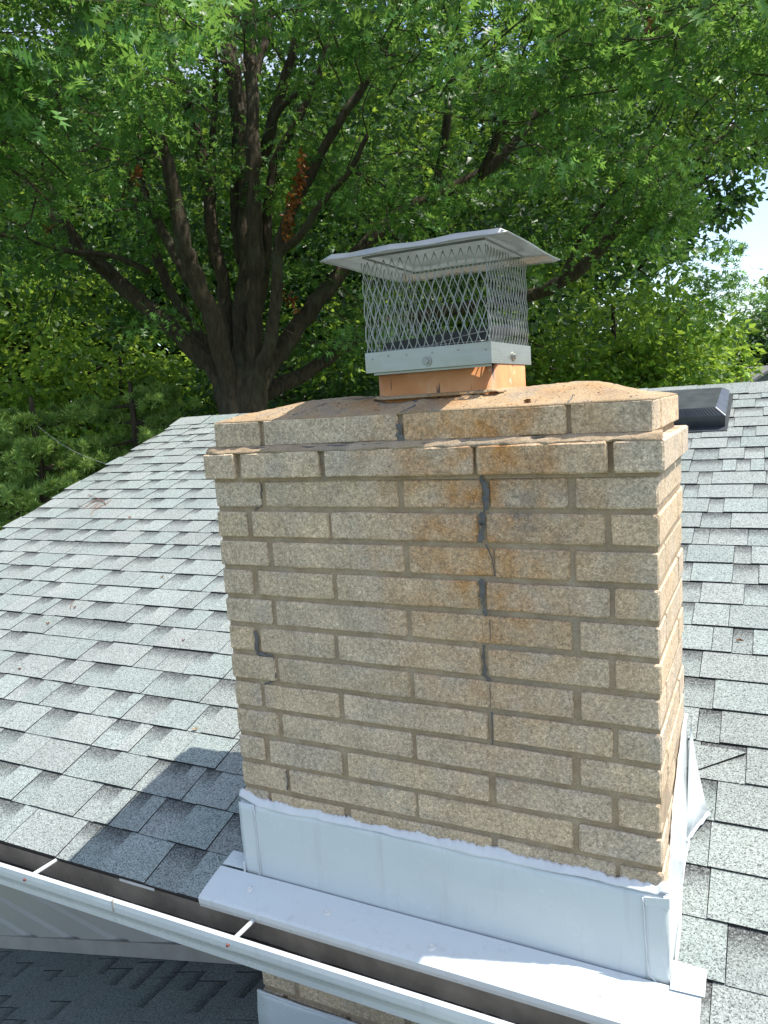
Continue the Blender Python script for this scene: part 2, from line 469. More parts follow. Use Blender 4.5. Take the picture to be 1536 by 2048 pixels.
WIDTHS = [0.055, 0.08, 0.105, 0.13, 0.155, 0.18, 0.205, 0.235]
def shingle_mesh(w, raised, low=False):
    """one tab: x across 0..w, y up slope, z off the slope"""
    top0 = 0.0100 if raised else 0.0074
    topm = 0.0076 if raised else 0.0057
    top1 = 0.0044 if raised else 0.0034
    e1 = EXP + 0.014
    g = 0.0009
    ym = EXP * 0.50
    yn = EXP * 0.93
    topn = top1 + (topm - top1) * 0.12
    v = [(g,0,-.001),(w-g,0,-.001),(g,0,top0),(w-g,0,top0),(g,ym,topm),(w-g,ym,topm),(g,yn,topn),(w-g,yn,topn),(g,e1,top1),(w-g,e1,top1),(g,e1,-.001),(w-g,e1,-.001)]
    f = [(2,3,5,4),(4,5,7,6),(6,7,9,8),(0,1,3,2),(1,11,9,7,5,3),(10,0,2,4,6,8)]
    mb = MB(); mb.v = v; mb.f = f; mb.m = [0,0,0,1,1,1]
    me = mb.mesh('shingle', [MAT['granule_shaded' if low else 'granule'], MAT['asphalt']])
    at = me.attributes.new('band', 'FLOAT', 'POINT')
    k = 0.0 if raised else 1.0
    at.data.foreach_set('value', [0,0,0,0,0.04*k,0.04*k,k,k,k,k,k,k])
    return me
SH = {(w, r): shingle_mesh(w, r) for w in WIDTHS for r in (0, 1)}
SHL = {(w, r): shingle_mesh(w, r, True) for w in WIDTHS for r in (0, 1)}
TABS = []          # (matrix, w, raised, key, lower)
rr = random.Random(5)
def course(x0, x1, frame, n, lower):
    x = x0 - rr.uniform(0, 0.2); raised = rr.random() < 0.5
    last = None
    while x < x1:
        w = rr.choice([0.105, 0.13, 0.13, 0.155, 0.18, 0.205] if raised else [0.055, 0.08, 0.08, 0.105, 0.13])
        if rr.random() < 0.08: w = 0.055
        xa = x
        x += w
        if xa < x0:
            # trim at the rake: take the widest stock width that fits
            rest = xa + w - x0
            fit = [q for q in WIDTHS if q <= rest + 1e-6]
            if not fit: raised = not raised; continue
            w = fit[-1]; xa = x - w
        m = frame(xa, n)
        TABS.append((m, w, int(raised), lower))
        if rr.random() < 0.86: raised = not raised
def mframe(xa, n):
    o = rp(xa, S0 + n * EXP + rr.uniform(-.0012, .0012), rr.uniform(-.0004, .0006))
    m = Matrix.Identity(4)
    for i in range(3):
        m[i][0] = (1, 0, 0)[i]; m[i][1] = RU[i]; m[i][2] = RN[i]; m[i][3] = o[i]
    return m @ Matrix.Rotation(rr.gauss(0, 0.0022), 4, 'Z')
for n in range(NC):
    course(XL, 2.6, mframe, n, False)
# lower roof: rises to the right, courses run away from the camera
LK = 0.351
LT = math.atan(LK)
def lz(x): return -1.555 + LK * (x + 0.454)
LU = np.array([math.cos(LT), 0, math.sin(LT)]); LN = np.array([-math.sin(LT), 0, math.cos(LT)])
def lframe(ya, n):
    x = -2.3 + n * EXP * math.cos(LT)
    o = np.array([x, -ya, lz(x)]) + LN * rr.uniform(-.0004, .0006)
    m = Matrix.Identity(4)
    for i in range(3):
        m[i][0] = (0, -1, 0)[i]; m[i][1] = LU[i]; m[i][2] = LN[i]; m[i][3] = o[i]
    return m @ Matrix.Rotation(rr.gauss(0, 0.003), 4, 'Z')
lower = MB()
WRX = 0.48                                  # ridge of the wing, whose unseen slopes are added to bounce sun onto the chimney
zr_ = lz(WRX)
q = [np.array([-2.31, -1.0, lz(-2.31)]), np.array([WRX, -1.0, zr_]), np.array([WRX, 0.75, zr_]), np.array([-2.31, 0.75, lz(-2.31)])]
lower.hexa([p + LN * -0.04 for p in q], [p + LN * -0.006 for p in q], 0)
q = [np.array([-2.31, -7.0, lz(-2.31)]), np.array([WRX, -7.0, zr_]), np.array([WRX, -1.0, zr_]), np.array([-2.31, -1.0, lz(-2.31)])]
lower.hexa([p + LN * -0.04 for p in q], [p.copy() for p in q], 1)  # unseen stretch of the left slope, added to reflect light at the chimney front
q = [np.array([WRX, -7.0, zr_]), np.array([3.4, -7.0, zr_ - LK * (3.4 - WRX)]), np.array([3.4, 0.3, zr_ - LK * (3.4 - WRX)]), np.array([WRX, 0.3, zr_])]
lower.hexa([p - (0, 0, 0.04) for p in q], [p.copy() for p in q], 1)  # unseen right slope, added for the same bounced light
lower_o = lower.build('lower_roof', [MAT['asphalt'], MAT['granule_far']], house)
mb = MB(); mb.box(-2.0, 3.1, -6.6, 0.2, GZ - 0.1, lz(-2.31) - 0.02); mb.build('wall', MAT['siding'], house)
for n in range(19):
    course(-0.70, 0.98, lframe, n, True)
def tab_score(t):
    m, w, r, lo = t
    P = [np.array(m @ Vector(v)) for v in ((0, 0, 0), (w, 0, 0), (w, EXP, 0), (0, EXP, 0))]
    q = [proj(p) for p in P]
    cx = sum(a[0] for a in q) / 4; cy = sum(a[1] for a in q) / 4
    if min(a[2] for a in q) < 0.1: return -1
    if not (0 <= cx <= 1536 and 0 <= cy <= 2048): return -1
    if not lo and 440 < cx < 1350 and cy > 800: return -1
    if lo and (cx > 520 or cy < 1905): return -1
    ar = 0
    for i in range(4):
        a, b = q[i], q[(i + 1) % 4]; ar += a[0] * b[1] - a[1] * b[0]
    return abs(ar)
sc = [tab_score(t) for t in TABS]
order = sorted(range(len(TABS)), key=lambda i: -sc[i])
single = set(i for i in order[:300] if sc[i] > 0)
rest = {False: MB(), True: MB()}
attrs = {False: ([], []), True: ([], [])}
def inside_chimney(m, w):
    p = m.translation
    return (0.02 < p.x and p.x + w < 0.945 and 0.02 < p.y < 0.27)
for i, (m, w, r, lo) in enumerate(TABS):
    if not lo and inside_chimney(m, w): continue
    me = (SHL if lo else SH)[(w, r)]
    if i in single:
        o = link('shingle', me, lower_o if lo else roof_o)
        o.matrix_basis = m
        o.matrix_parent_inverse = parent_inv(o.parent)
    else:
        mb = rest[lo]
        b = len(mb.v)
        mb.v += [tuple(m @ v.co) for v in me.vertices]
        for p in me.polygons:
            mb.f.append(tuple(b + k for k in p.vertices)); mb.m.append(p.material_index)
        k = 0.0 if r else 1.0
        attrs[lo][0].extend([0,0,0,0,0.04*k,0.04*k,k,k,k,k,k,k]); attrs[lo][1].extend([rr.random()] * 12)
for lo in (False, True):
    if not rest[lo].v: continue
    me = rest[lo].mesh('far_shingles', [MAT['granule_shaded' if lo else 'granule_far'], MAT['asphalt']])
    for nm, dat in zip(('band', 'tone'), attrs[lo]):
        me.attributes.new(nm, 'FLOAT', 'POINT').data.foreach_set('value', dat)
    tag(link('distant_shingles', me, lower_o if lo else roof_o), kind='stuff')
# ridge caps
ridge = rp(0, RIDGE_S, 0)
x = XL - 0.01
k = 0
while x < 2.6:
    w = 0.30
    mb = MB()
    hw = 0.145
    for (h0, h1) in ((0.0, 0.0),):
        A = []
        for (xx, lift) in ((x, 0.0075), (x + w, 0.013)):
            f1 = ridge + np.array([xx, 0, 0]) - RU * hw + RN * lift
            tp = ridge + np.array([xx, 0, 0.008 + lift])
            bk = tp + np.array([0, math.cos(TH) * hw, -math.sin(TH) * hw])
            A += [f1, tp, bk, f1 - RN * 0.007, tp - (0, 0, 0.007), bk - (0, 0, 0.007)]
        mb.add(A, [(0,6,7,1),(1,7,8,2)], 0)
        mb.add(A, [(0,3,9,6),(0,1,4,3),(1,2,5,4),(6,9,10,7),(7,10,11,8),(2,8,11,5),(3,4,10,9),(4,5,11,10)], 1)
    o = mb.build('ridge_cap', [MAT['granule'], MAT['asphalt']], roof_o)
    x += 0.145 if False else 0.26
    k += 1
# cut shingle patch lying beside the side flashing
pp = [onroof(*p, 0.012) for p in ((1379, 1519), (1395, 1537), (1400, 1537), (1492, 1505), (1475, 1500), (1384, 1488))]
mb = MB(); nn = len(pp)
mb.add(pp + [p - RN * 0.006 for p in pp], [tuple(range(nn))], 0)
mb.add(pp + [p - RN * 0.006 for p in pp], [(i, i + nn, (i + 1) % nn + nn, (i + 1) % nn) for i in range(nn)], 1)
me = mb.mesh('shingle', [MAT['granule'], MAT['asphalt']])
bm_fix = me
o = link('shingle', me, roof_o); o['label'] = 'loose cut corner of shingle beside the white side flashing'
# rake trim, fascia, walls
mb = MB()
for s_, e_ in ((S0 + 0.02, RIDGE_S),):
    p0, p1 = rp(XL + 0.004, s_, -0.008), rp(XL + 0.004, e_, -0.008)
    d = np.array([0, 0, -0.14]); t_ = np.array([0.022, 0, 0])
    mb.hexa([p0 + d, p0 + d + t_, p1 + d + t_, p1 + d], [p0, p0 + t_, p1 + t_, p1])
mb.build('rake_board', MAT['wood'], house)
mb = MB(); mb.box(XL + 0.03, XR, -0.076, -0.056, -1.15, -1.008); mb.build('fascia', MAT['wood'], house)
# wall with lap siding, set back under the eave
WA = rad(8)
WU = np.array([-math.cos(WA), math.sin(WA), 0]); WN = np.array([-math.sin(WA), -math.cos(WA), 0])
W0 = np.array([-0.02, 0.235, 0])
def wp(u, z, h=0): return W0 + WU * u + WN * h + np.array([0, 0, z])
mb = MB()
mb.hexa([wp(-.3, -3.2, -.12), wp(2.9, -3.2, -.12), wp(2.9, -3.2, -.01), wp(-.3, -3.2, -.01)],
        [wp(-.3, -1.07, -.12), wp(2.9, -1.07, -.12), wp(2.9, -1.07, -.01), wp(-.3, -1.07, -.01)])
wall_o = mb.build('wall', MAT['siding'], house)
z = -1.10
while z > -2.35:
    mb = MB()
    hh = 0.105
    pr = [(z - hh, -.004), (z - hh, .016), (z - hh * .42, .012), (z - hh * .30, .003), (z, .0015), (z, -.004)]
    n_ = len(pr)
    mb.add([wp(0.0, zz, h_) for zz, h_ in pr] + [wp(2.88, zz, h_) for zz, h_ in pr], [(k, (k + 1) % n_, (k + 1) % n_ + n_, k + n_) for k in range(n_)] + [tuple(reversed(range(n_))), tuple(range(n_, 2 * n_))])
    mb.build('siding_board', MAT['siding'], wall_o)
    z -= hh
mb = MB()
q = []
for u in (0.05, 2.6):
    x_ = wp(u, 0)[0]
    zz = lz(x_) + 0.010
    q.append((u, zz))
(u0, z0), (u1, z1) = q
mb.hexa([wp(u0, z0, .012), wp(u1, z1, .012), wp(u1, z1, .030), wp(u0, z0, .030)],
        [wp(u0, z0 + .05, .012), wp(u1, z1 + .05, .012), wp(u1, z1 + .05, .022), wp(u0, z0 + .05, .022)])
mb.build('base_trim', MAT['trim'], house)
# body of the house
mb = MB(); mb.box(XL + 0.35, XR - 0.1, 0.62, yb - 0.4, GZ - 0.1, -1.02); mb.build('wall', MAT['siding'], house)
mb = MB()
gy = ridge[1]
for xs in (XL + 0.352,):
    mb.add([(xs, 0.62, -1.02), (xs, yb - 0.4, -1.02), (xs, gy, ridge[2] - 0.06), (xs + .1, 0.62, -1.02), (xs + .1, yb - 0.4, -1.02), (xs + .1, gy, ridge[2] - 0.06)],
           [(0, 2, 1), (3, 4, 5), (0, 3, 5, 2), (1, 2, 5, 4), (0, 1, 4, 3)])
mb.build('gable_wall', MAT['siding'], house)

# ------------------------------------------------------------------ chimney
W, D, P_ = 0.9629, 0.396, 0.0677
BH = 0.0560
chim = empty('brick_chimney', (W / 2, D / 2, GZ), 'tan rough brick chimney with a stepped top, a rust stained crack and a sandy crown', 'chimney')
core = MB()
core.box(0.004, W - 0.0022, 0.0052, D - 0.008, GZ, 0.006)
core.box(0.001, W + 0.001, 0.001, D - 0.001, 0.0005, 0.0645)
core.box(0.016, W - 0.014, 0.010, D - 0.012, 0.060, 0.131)
core.build('mortar', MAT['mortar'], chim)
br = random.Random(3)
def brick(x0, x1, y0, y1, z0, z1, along='x', cr=0.0):
    """rough brick: rounded section swept along its length with uneven stations"""
    L0, L1 = (x0, x1) if along == 'x' else (y0, y1)
    a0, a1 = (y0, y1) if along == 'x' else (x0, x1)
    n = max(2, min(5, int((L1 - L0) / 0.06)))
    st = [(L0, 0.0035), (L0 + 0.003, 0.0)] + [(L0 + (L1 - L0) * i / (n + 0.0), 0.0) for i in range(1, n)] + [(L1 - 0.003, 0.0), (L1, 0.0035)]
    b = 0.0028
    v = []
    for (l, ins) in st:
        j = lambda s=0.0009: br.uniform(-s, s)
        i0, i1 = a0 + ins, a1 - ins
        k0, k1 = z0 + ins + j(), z1 - ins + j()
        sec = [(i0 + b, k0), (i1 - b, k0), (i1, k0 + b), (i1, k1 - b), (i1 - b, k1), (i0 + b, k1), (i0, k1 - b), (i0, k0 + b)]
        for (a_, z_) in sec:
            a2, z2, l2 = a_ + j(.0006), z_ + j(.0006), l + j(.0008)
            v.append((l2, a2, z2) if along == 'x' else (a2, l2, z2))
    f = []
    for i in range(len(st) - 1):
        for k in range(8):
            f.append((i*8+k, (i+1)*8+k, (i+1)*8+(k+1) % 8, i*8+(k+1) % 8))
    f.append(tuple(range(8))); f.append(tuple((len(st)-1)*8 + k for k in reversed(range(8))))
    if along != 'x': f = [tuple(reversed(q)) for q in f]
    mb = MB(); mb.v = v; mb.f = f; mb.m = [0] * len(f)
    return link('brick', mb.mesh('brick', MAT['brick'], False, True), chim)
ROWS = {  # brick edges along the front as seen in the photograph, left to right (pixel x at that course)
    0: (990, [520, 529.5, 794, 806, 967, 977.5, 1134, 1150]),
    1: (1060, [493, 504, 657, 662, 955, 970, 1209, 1222]),
    2: (1125, [535, 545, 806, 817, 985, 988.5, 1139, 1151]),
    3: (1190, [504, 516, 665, 673, 957, 972, 1219, 1229.5]),
    4: (1250, [543, 551, 813, 822, 1142.5, 1159]),
    5: (1320, [507, 520, 667, 675, 961, 976, 1218, 1231]),
    6: (1380, [550, 556, 818, 827, 1147, 1161]),
    7: (1440, [522, 529, 677, 687, 975, 985, 1225, 1235]),
    8: (1490, [556, 564, 824, 832, 1144, 1160]),
    9: (1570, [528, 539, 683, 694.5, 977, 990.5, 1223, 1237]),
    10: (1620, [574, 578, 831, 835.5, 1145, 1158]),
    11: (1680, [537, 543, 688, 701, 982.5, 994, 1231.5, 1240]),
}
def xat(px, z, y=0.0):
    # x on the front plane at height z whose pixel column is px
    lo_, hi_ = -0.3, 1.3
    for _ in range(50):
        mid = (lo_ + hi_) / 2
        if proj((mid, y, z))[0] < px: lo_ = mid
        else: hi_ = mid
    return (lo_ + hi_) / 2
def lay(z0, z1, edges, y0, xl, xr, yb_, odd):
    xs = [xl] + edges + [xr]
    n = len(xs) // 2
    for i in range(n):
        a, b = xs[2 * i], xs[2 * i + 1]
        jy = br.uniform(-0.0012, 0.0012)
        if i == n - 1:
            if odd:      # header on the right face
                brick(a, b, y0 + jy, y0 + 0.092, z0, z1, 'x')
                brick(b - 0.092, b + jy, y0 + 0.102, yb_, z0, z1, 'y')
            else:
                brick(a, b + jy, y0, y0 + 0.292, z0, z1, 'y')
                brick(b - 0.092, b + jy, y0 + 0.303, yb_, z0, z1, 'y')
        elif i == 0:
            brick(a, b, y0 + jy, y0 + (0.092 if b - a > 0.08 else 0.19), z0, z1, 'x' if b - a > 0.08 else 'y')
            ys = y0 + (0.102 if b - a > 0.08 else 0.20)
            brick(a, a + 0.09, ys, yb_, z0, z1, 'y')
        else:
            brick(a, b, y0 + jy, y0 + 0.088, z0, z1, 'x')
for k, (py, ed) in ROWS.items():
    z1 = -k * P_ ; z0 = z1 - BH
    lay(z0, z1, [xat(e, (z0 + z1) / 2) for e in ed], 0.0, 0.0 + br.uniform(-.002, .002), W + br.uniform(-.001, .001), D, k % 2 == 0)
for k in (12, 18, 19):
    z1 = -k * P_; z0 = z1 - BH
    ed = [0.10, 0.11, 0.40, 0.41, 0.755, 0.767] if k % 2 == 0 else [0.06, 0.072, 0.24, 0.25, 0.56, 0.572, 0.86, 0.87]
    lay(z0, z1, ed, 0.0, 0.0, W, D, k % 2 == 0)
zb0, zb1 = 0.0095, 0.0645
lay(zb0, zb1, [xat(e, 0.037, -.013) for e in (468, 480, 636, 647, 944.5, 952, 1214, 1227)], -0.0135, -0.0145, 0.9745, D + 0.0135, False)
lay(0.0775, 0.1335, [xat(e, 0.105, 0.002) for e in (518.5, 527, 795, 805, 1132, 1140.5)], 0.002, 0.0115, 0.9570, D - 0.002, True)
# far faces of the two top steps so the rim is closed all round
for (z0, z1, y1, xs) in ((zb0, zb1, D + 0.0135, (-0.0145, 0.30, 0.31, 0.62, 0.63, 0.87)), (0.0775, 0.1335, D - 0.002, (0.11, 0.42, 0.43, 0.85))):
    for a, b in zip(xs[::2], xs[1::2]):
        brick(a, b, y1 - 0.088, y1, z0, z1, 'x')
# sloped mortar between the two steps
mb = MB()
rows_ = []
xs = np.linspace(-0.008, 0.972, 50)
for (y_, z_) in ((-0.0098, 0.0630), (-0.0055, 0.0660), (-0.001, 0.0715), (0.005, 0.0770)):
    rows_.append([(x_, y_ + br.uniform(-.003, .003), z_ + br.uniform(-.002, .002)) for x_ in xs])
sheet(rows_, 0.004, True).build('mortar_ledge', MAT['mortar'], chim, True)

# crown
def crown_h(x, y):
    d = min((x - 0.012) / 0.15, (0.957 - x) / 0.15, (y - 0.004) / 0.125, (0.392 - y) / 0.125)
    d = max(0.0, min(1.0, d))
    s = d * d * (3 - 2 * d) * 0.5 + d ** 0.7 * 0.5
    nz = 0.0025 * math.sin(x * 23 + y * 11) + 0.002 * math.sin(x * 57 - y * 31 + 1) + br.uniform(-.0016, .0016)
    return 0.1305 + 0.035 * s + nz * min(1, d * 3)
NX, NY = 96, 44
gr = [[(x_, y_, crown_h(x_, y_)) for y_ in np.linspace(0.004, 0.392, NY)] for x_ in np.linspace(0.013, 0.956, NX)]
crown = sheet(gr, 0.0035).build('crown', MAT['crown'], chim, True)
# flue tile: rounded rectangular pipe
def rrect(x0, x1, y0, y1, r, n=5):
    pts = []
    for (cx, cy, a) in ((x1 - r, y1 - r, 0), (x0 + r, y1 - r, 90), (x0 + r, y0 + r, 180), (x1 - r, y0 + r, 270)):
        for i in range(n + 1):
            an = rad(a + 90 * i / n); pts.append((cx + r * math.cos(an), cy + r * math.sin(an)))
    return pts
mb = MB()
o_, i_ = rrect(0.386, 0.652, 0.083, 0.312, 0.024), rrect(0.404, 0.634, 0.101, 0.294, 0.014)
n = len(o_)
V = [(a, b, -0.05) for a, b in o_] + [(a, b, 0.235) for a, b in o_] + [(a, b, 0.235) for a, b in i_] + [(a, b, -0.05) for a, b in i_]
F = []
for k in range(n):
    q = (k + 1) % n
    F += [(k, q, n + q, n + k), (n + k, n + q, 2*n + q, 2*n + k), (2*n + k, 2*n + q, 3*n + q, 3*n + k)]
mb.add(V, F)
mb.build('flue_tile', MAT['flue'], chim, True)
# ragged mortar collar round the flue
mb = MB()
rows_ = []
for (off, z_) in ((0.012, 0.1640), (0.006, 0.1680), (0.001, 0.1700), (-0.004, 0.1705)):
    ring = rrect(0.386 - off, 0.652 + off, 0.083 - off, 0.312 + off, 0.024 + off * 0.5, 8)
    ring.append(ring[0])
    rows_.append([(a + math.sin(i * 1.7) * .0016, b + math.cos(i * 2.3) * .0016, z_ + 0.0015 * math.sin(i * 0.9)) for i, (a, b) in enumerate(ring)])
sheet(rows_, 0.002).build('flue_collar', MAT['crown'], chim, True)

# sealant smeared along cracks
def ribbon(pts, widths, nrm, th, name, m, parent):
    nrm = np.array(nrm, float)
    P = [np.array(p, float) for p in pts]
    mb = MB(); n = len(P)
    for i, p in enumerate(P):
        t = P[min(i + 1, n - 1)] - P[max(i - 1, 0)]
        t /= np.linalg.norm(t) + 1e-9
        s = np.cross(nrm, t); s /= np.linalg.norm(s) + 1e-9
        w = widths[i] / 2
        mb.v += [tuple(p - s * w), tuple(p - s * w * 0.45 + nrm * th), tuple(p + s * w * 0.45 + nrm * th), tuple(p + s * w)]
    for i in range(n - 1):
        for k in range(3):
            mb.f.append((4*i+k, 4*i+k+1, 4*i+5+k, 4*i+4+k))
    mb.f += [(3, 2, 1, 0), (4*n-4, 4*n-3, 4*n-2, 4*n-1)]
    mb.m = [0] * len(mb.f)
    return mb.build(name, m, parent, True)
def wig(pts, seg, amp):
    P = [np.array(p, float) for p in pts]; out = []
    for a, b in zip(P[:-1], P[1:]):
        for i in range(seg):
            q = a + (b - a) * i / seg
            out.append(q + np.array([br.uniform(-amp, amp), 0, br.uniform(-amp, amp)]))
    out.append(P[-1]); return out
def crack(pxs, y, w, name='crack_sealant', m='caulk', seg=5, th=0.002):
    P = wig([aty(px, py, y) for px, py in pxs], seg, w * 0.34)
    ribbon(P, [w * br.uniform(0.35, 1.35) for _ in P], (0, -1, 0), th, name, MAT[m], chim)
crack([(962, 952), (970, 975), (972, 1000), (968, 1026)], -0.0035, 0.011)
crack([(968, 1030), (964, 1055), (960, 1085)], -0.003, 0.013)
crack([(972, 1088), (984, 1118), (990, 1152)], -0.0025, 0.0025)
crack([(960, 1158), (964, 1185), (966, 1220), (975, 1230)], -0.0025, 0.0095)
crack([(980, 1240), (981, 1282)], -0.0025, 0.0016)
crack([(967, 1290), (969, 1350), (978, 1362)], 0.003, 0.006)
crack([(980, 1370), (981, 1415)], -0.0025, 0.0016)
crack([(984, 1425), (985, 1490)], -0.001, 0.003)
crack([(798, 848), (799, 870), (803, 886)], 0.0005, 0.010)
crack([(512, 1262), (514, 1300), (518, 1308), (545, 1312)], 0.0015, 0.008)
crack([(547, 1316), (552, 1360), (530, 1368)], 0.002, 0.004)
crack([(524, 968), (522, 990), (523, 1012), (510, 1020)], 0.004, 0.004)
crack([(572, 1542), (577, 1560), (574, 1580)], -0.0015, 0.0035)
P = wig([aty(500, 896, -.002), aty(640, 893, -.002), aty(760, 889, -.002), aty(905, 886, -.002), aty(1010, 880, -.002), aty(1090, 874, -.002)], 6, 0.0012)
ribbon(P, [br.uniform(.0015, .0045) for _ in P], (0, -0.8, 0.6), 0.0018, 'crack_sealant', MAT['caulk'], chim)
# crown cracks follow the wash
def crown_line(pts, w):
    out = []
    for (x0, y0), (x1, y1) in zip(pts[:-1], pts[1:]):
        for i in range(6):
            x_ = x0 + (x1 - x0) * i / 6 + br.uniform(-.002, .002); y_ = y0 + (y1 - y0) * i / 6
            out.append((x_, y_, crown_h(x_, y_) + 0.0035))
    ribbon(out, [w * br.uniform(.6, 1.3) for _ in out], (0, -0.25, 0.97), 0.0012, 'crown_crack_sealant', MAT['caulk'], chim)
xc = xat(800, 0.135, 0.002)
crown_line([(xc, 0.005), (xc + 0.012, 0.045), (xc + 0.004, 0.082)], 0.006)
crown_line([(0.20, 0.04), (0.29, 0.10), (0.37, 0.13)], 0.003)
xc2 = xat(1134, 0.135, 0.002)
crown_line([(xc2, 0.005), (xc2 + 0.004, 0.06)], 0.0025)

# ------------------------------------------------------------------ chimney cap
cap = empty('spark_arrestor', (0.5158, 0.198, 0.218), 'stainless steel chimney cap with diamond mesh sides and a sloped lid on the flue', 'chimney cap')
CX0, CX1, CY0, CY1 = 0.3782, 0.6534, 0.060, 0.336
SZ0, SZ1 = 0.2185, 0.2598
mb = MB()
tk = 0.0016
ring = [(CX0, CY0), (CX1, CY0), (CX1, CY1), (CX0, CY1)]
inn = [(CX0 + tk, CY0 + tk), (CX1 - tk, CY0 + tk), (CX1 - tk, CY1 - tk), (CX0 + tk, CY1 - tk)]
V = [(a, b, SZ0) for a, b in ring] + [(a, b, SZ1) for a, b in ring] + [(a, b, SZ1) for a, b in inn] + [(a, b, SZ0) for a, b in inn]
F = []
for k in range(4):
    q = (k + 1) % 4
    F += [(k, q, 4+q, 4+k), (4+k, 4+q, 8+q, 8+k), (8+k, 8+q, 12+q, 12+k), (12+k, 12+q, q, k)]
mb.add(V, F)
skirt = mb.build('skirt', MAT['steel'], cap)
mb = MB()
fl = [(CX0 + 0.018, CY0 + 0.018), (CX1 - 0.004, CY0 + 0.018), (CX1 - 0.004, CY1 - 0.01), (CX0 + 0.018, CY1 - 0.01)]
mb.box(CX0 + 0.012, CX1 - 0.006, CY0 + 0.012, CY0 + 0.0145, 0.2135, 0.226)
mb.box(CX0 + 0.012, CX0 + 0.0145, CY0 + 0.0145, CY1 - 0.01, 0.2135, 0.226)
mb.build('lower_lip', MAT['steel'], skirt)
def bolt(c, nrm, r, name, mat='steel'):
    nrm = np.array(nrm, float); a = np.array([0, 0, 1.0]); u = np.cross(nrm, a); mb = MB()
    ws = [np.array(c) + nrm * 0, np.array(c) + nrm * r * 0.22]
    mb.tube(ws, [r, r], 20)
    mb.tube([np.array(c) + nrm * r * 0.22, np.array(c) + nrm * r * 0.62], [r * 0.56, r * 0.52], 6)
    return mb.build(name, MAT['wire'], skirt)
pb = aty(640 + 657/3.072, 440 + 868/3.072, CY0)
bolt((pb[0], CY0, pb[2]), (0, -1, 0), 0.0105, 'washer_bolt')
pb = atplane(640 + 1187/3.072, 440 + 838/3.072, (CX1, 0, 0), (1, 0, 0))
bolt((CX1, pb[1], pb[2]), (1, 0, 0), 0.0105, 'washer_bolt')
for (u, v) in ((323, 855), (420, 835), (530, 828), (690, 815), (847, 798), (1018, 795)):
    q = aty(640 + u/3.072, 440 + v/3.072, CY0)
    bolt((q[0], CY0, q[2]), (0, -1, 0), 0.0022, 'rivet')
# expanded mesh panels
MZ0, MZ1 = 0.2525, 0.4535
def mesh_panel(p0, p1, inward, sw=0.00088):
    p0, p1 = np.array(p0, float), np.array(p1, float)
    L = np.linalg.norm(p1 - p0); U = (p1 - p0) / L; Z = np.array([0, 0, 1.0]); Nn = np.array(inward, float)
    nd = 14.5
    dw = L / nd; nr = 4.25; dh = (MZ1 - MZ0) / nr
    mb = MB()
    def pt(a, b, o=0):
        return p0 + U * a + Z * (MZ0 + b) + Nn * (0.001 * math.sin(b / dh * 2 * math.pi) + o)
    for i in range(30):
        base = i * dw / 2
        # every strand zigzags between two neighbouring columns
        seg = int(nr * 2)
        pts = []
        N = seg * 6
        for k in range(N + 1):
            tt = k / 6.0
            ph = tt % 2
            tri = ph if ph < 1 else 2 - ph
            sm = tri * tri * (3 - 2 * tri) * 0.45 + tri * 0.55
            if i % 2: sm = 1 - sm
            a = base + (sm - 0.5) * dw * 0.5 * 0.94
            a = base + (sm - 0.5) * dw * 0.94 * 0.5
            pts.append((min(max(a, 0.0), L), min(tt * dh / 2, MZ1 - MZ0)))
        for k in range(len(pts) - 1):
            (a, b), (c, d) = pts[k], pts[k + 1]
            if k == 0:
                bidx = len(mb.v)
                for (da, on) in ((-sw, 0.0), (sw, 0.0), (sw, 0.0012), (-sw, 0.0012)): mb.v.append(tuple(pt(a + da, b, on)))
            for (da, on) in ((-sw, 0.0), (sw, 0.0), (sw, 0.0012), (-sw, 0.0012)): mb.v.append(tuple(pt(c + da, d, on)))
            for q in range(4):
                mb.f.append((bidx + q, bidx + (q + 1) % 4, bidx + 4 + (q + 1) % 4, bidx + 4 + q)); mb.m.append(0)
            bidx += 4
    return mb.build('mesh_panel', MAT['wire'], cap)
i_ = 0.0035
mesh_panel((CX0 + i_, CY0 + i_, 0), (CX1 - i_, CY0 + i_, 0), (0, 1, 0))
mesh_panel((CX1 - i_, CY0 + i_, 0), (CX1 - i_, CY1 - i_, 0), (-1, 0, 0))
mesh_panel((CX1 - i_, CY1 - i_, 0), (CX0 + i_, CY1 - i_, 0), (0, -1, 0), 0.00048)
mesh_panel((CX0 + i_, CY1 - i_, 0), (CX0 + i_, CY0 + i_, 0), (1, 0, 0), 0.0005)
# lid: sheet with four flanges folded down, slightly dented
LX, LY = 0.5158, 0.198
HB, HO = 0.178, 0.195
ZB, ZO = 0.4575, 0.4450
def lidp(i, j):
    # i,j in 0..10 : 0 and 10 are the outer edge, 1 and 9 the fold
    def off(k):
        return -HO if k == 0 else HO if k == 10 else -HB + 2 * HB * (k - 1) / 8
    x_, y_ = off(i), off(j)
    m_ = max(abs(x_), abs(y_))
    z_ = ZB + 0.014 * (1 - min(1, m_ / HB)) if m_ <= HB + 1e-6 else ZO
    z_ += 0.0018 * math.sin(i * 1.9 + j * 0.7) * (1 if 0 < i < 10 and 0 < j < 10 else 0.7)
    return (LX + x_, LY + y_, z_)
lid = sheet([[lidp(i, j) for j in range(11)] for i in range(11)], 0.0014).build('lid', MAT['steel'], cap)
mb = MB()
co = [np.array(lidp(0, 0)), np.array(lidp(10, 0)), np.array(lidp(10, 10)), np.array(lidp(0, 10))]
for k in range(4):
    idx = [[(i, 0) for i in range(11)], [(10, j) for j in range(11)], [(10 - i, 10) for i in range(11)], [(0, 10 - j) for j in range(11)]][k]
    mb.tube([np.array(lidp(*q)) + (0, 0, 0.0006) for q in idx], 0.0017, 6)
mb.build('hem', MAT['steel'], lid, True)
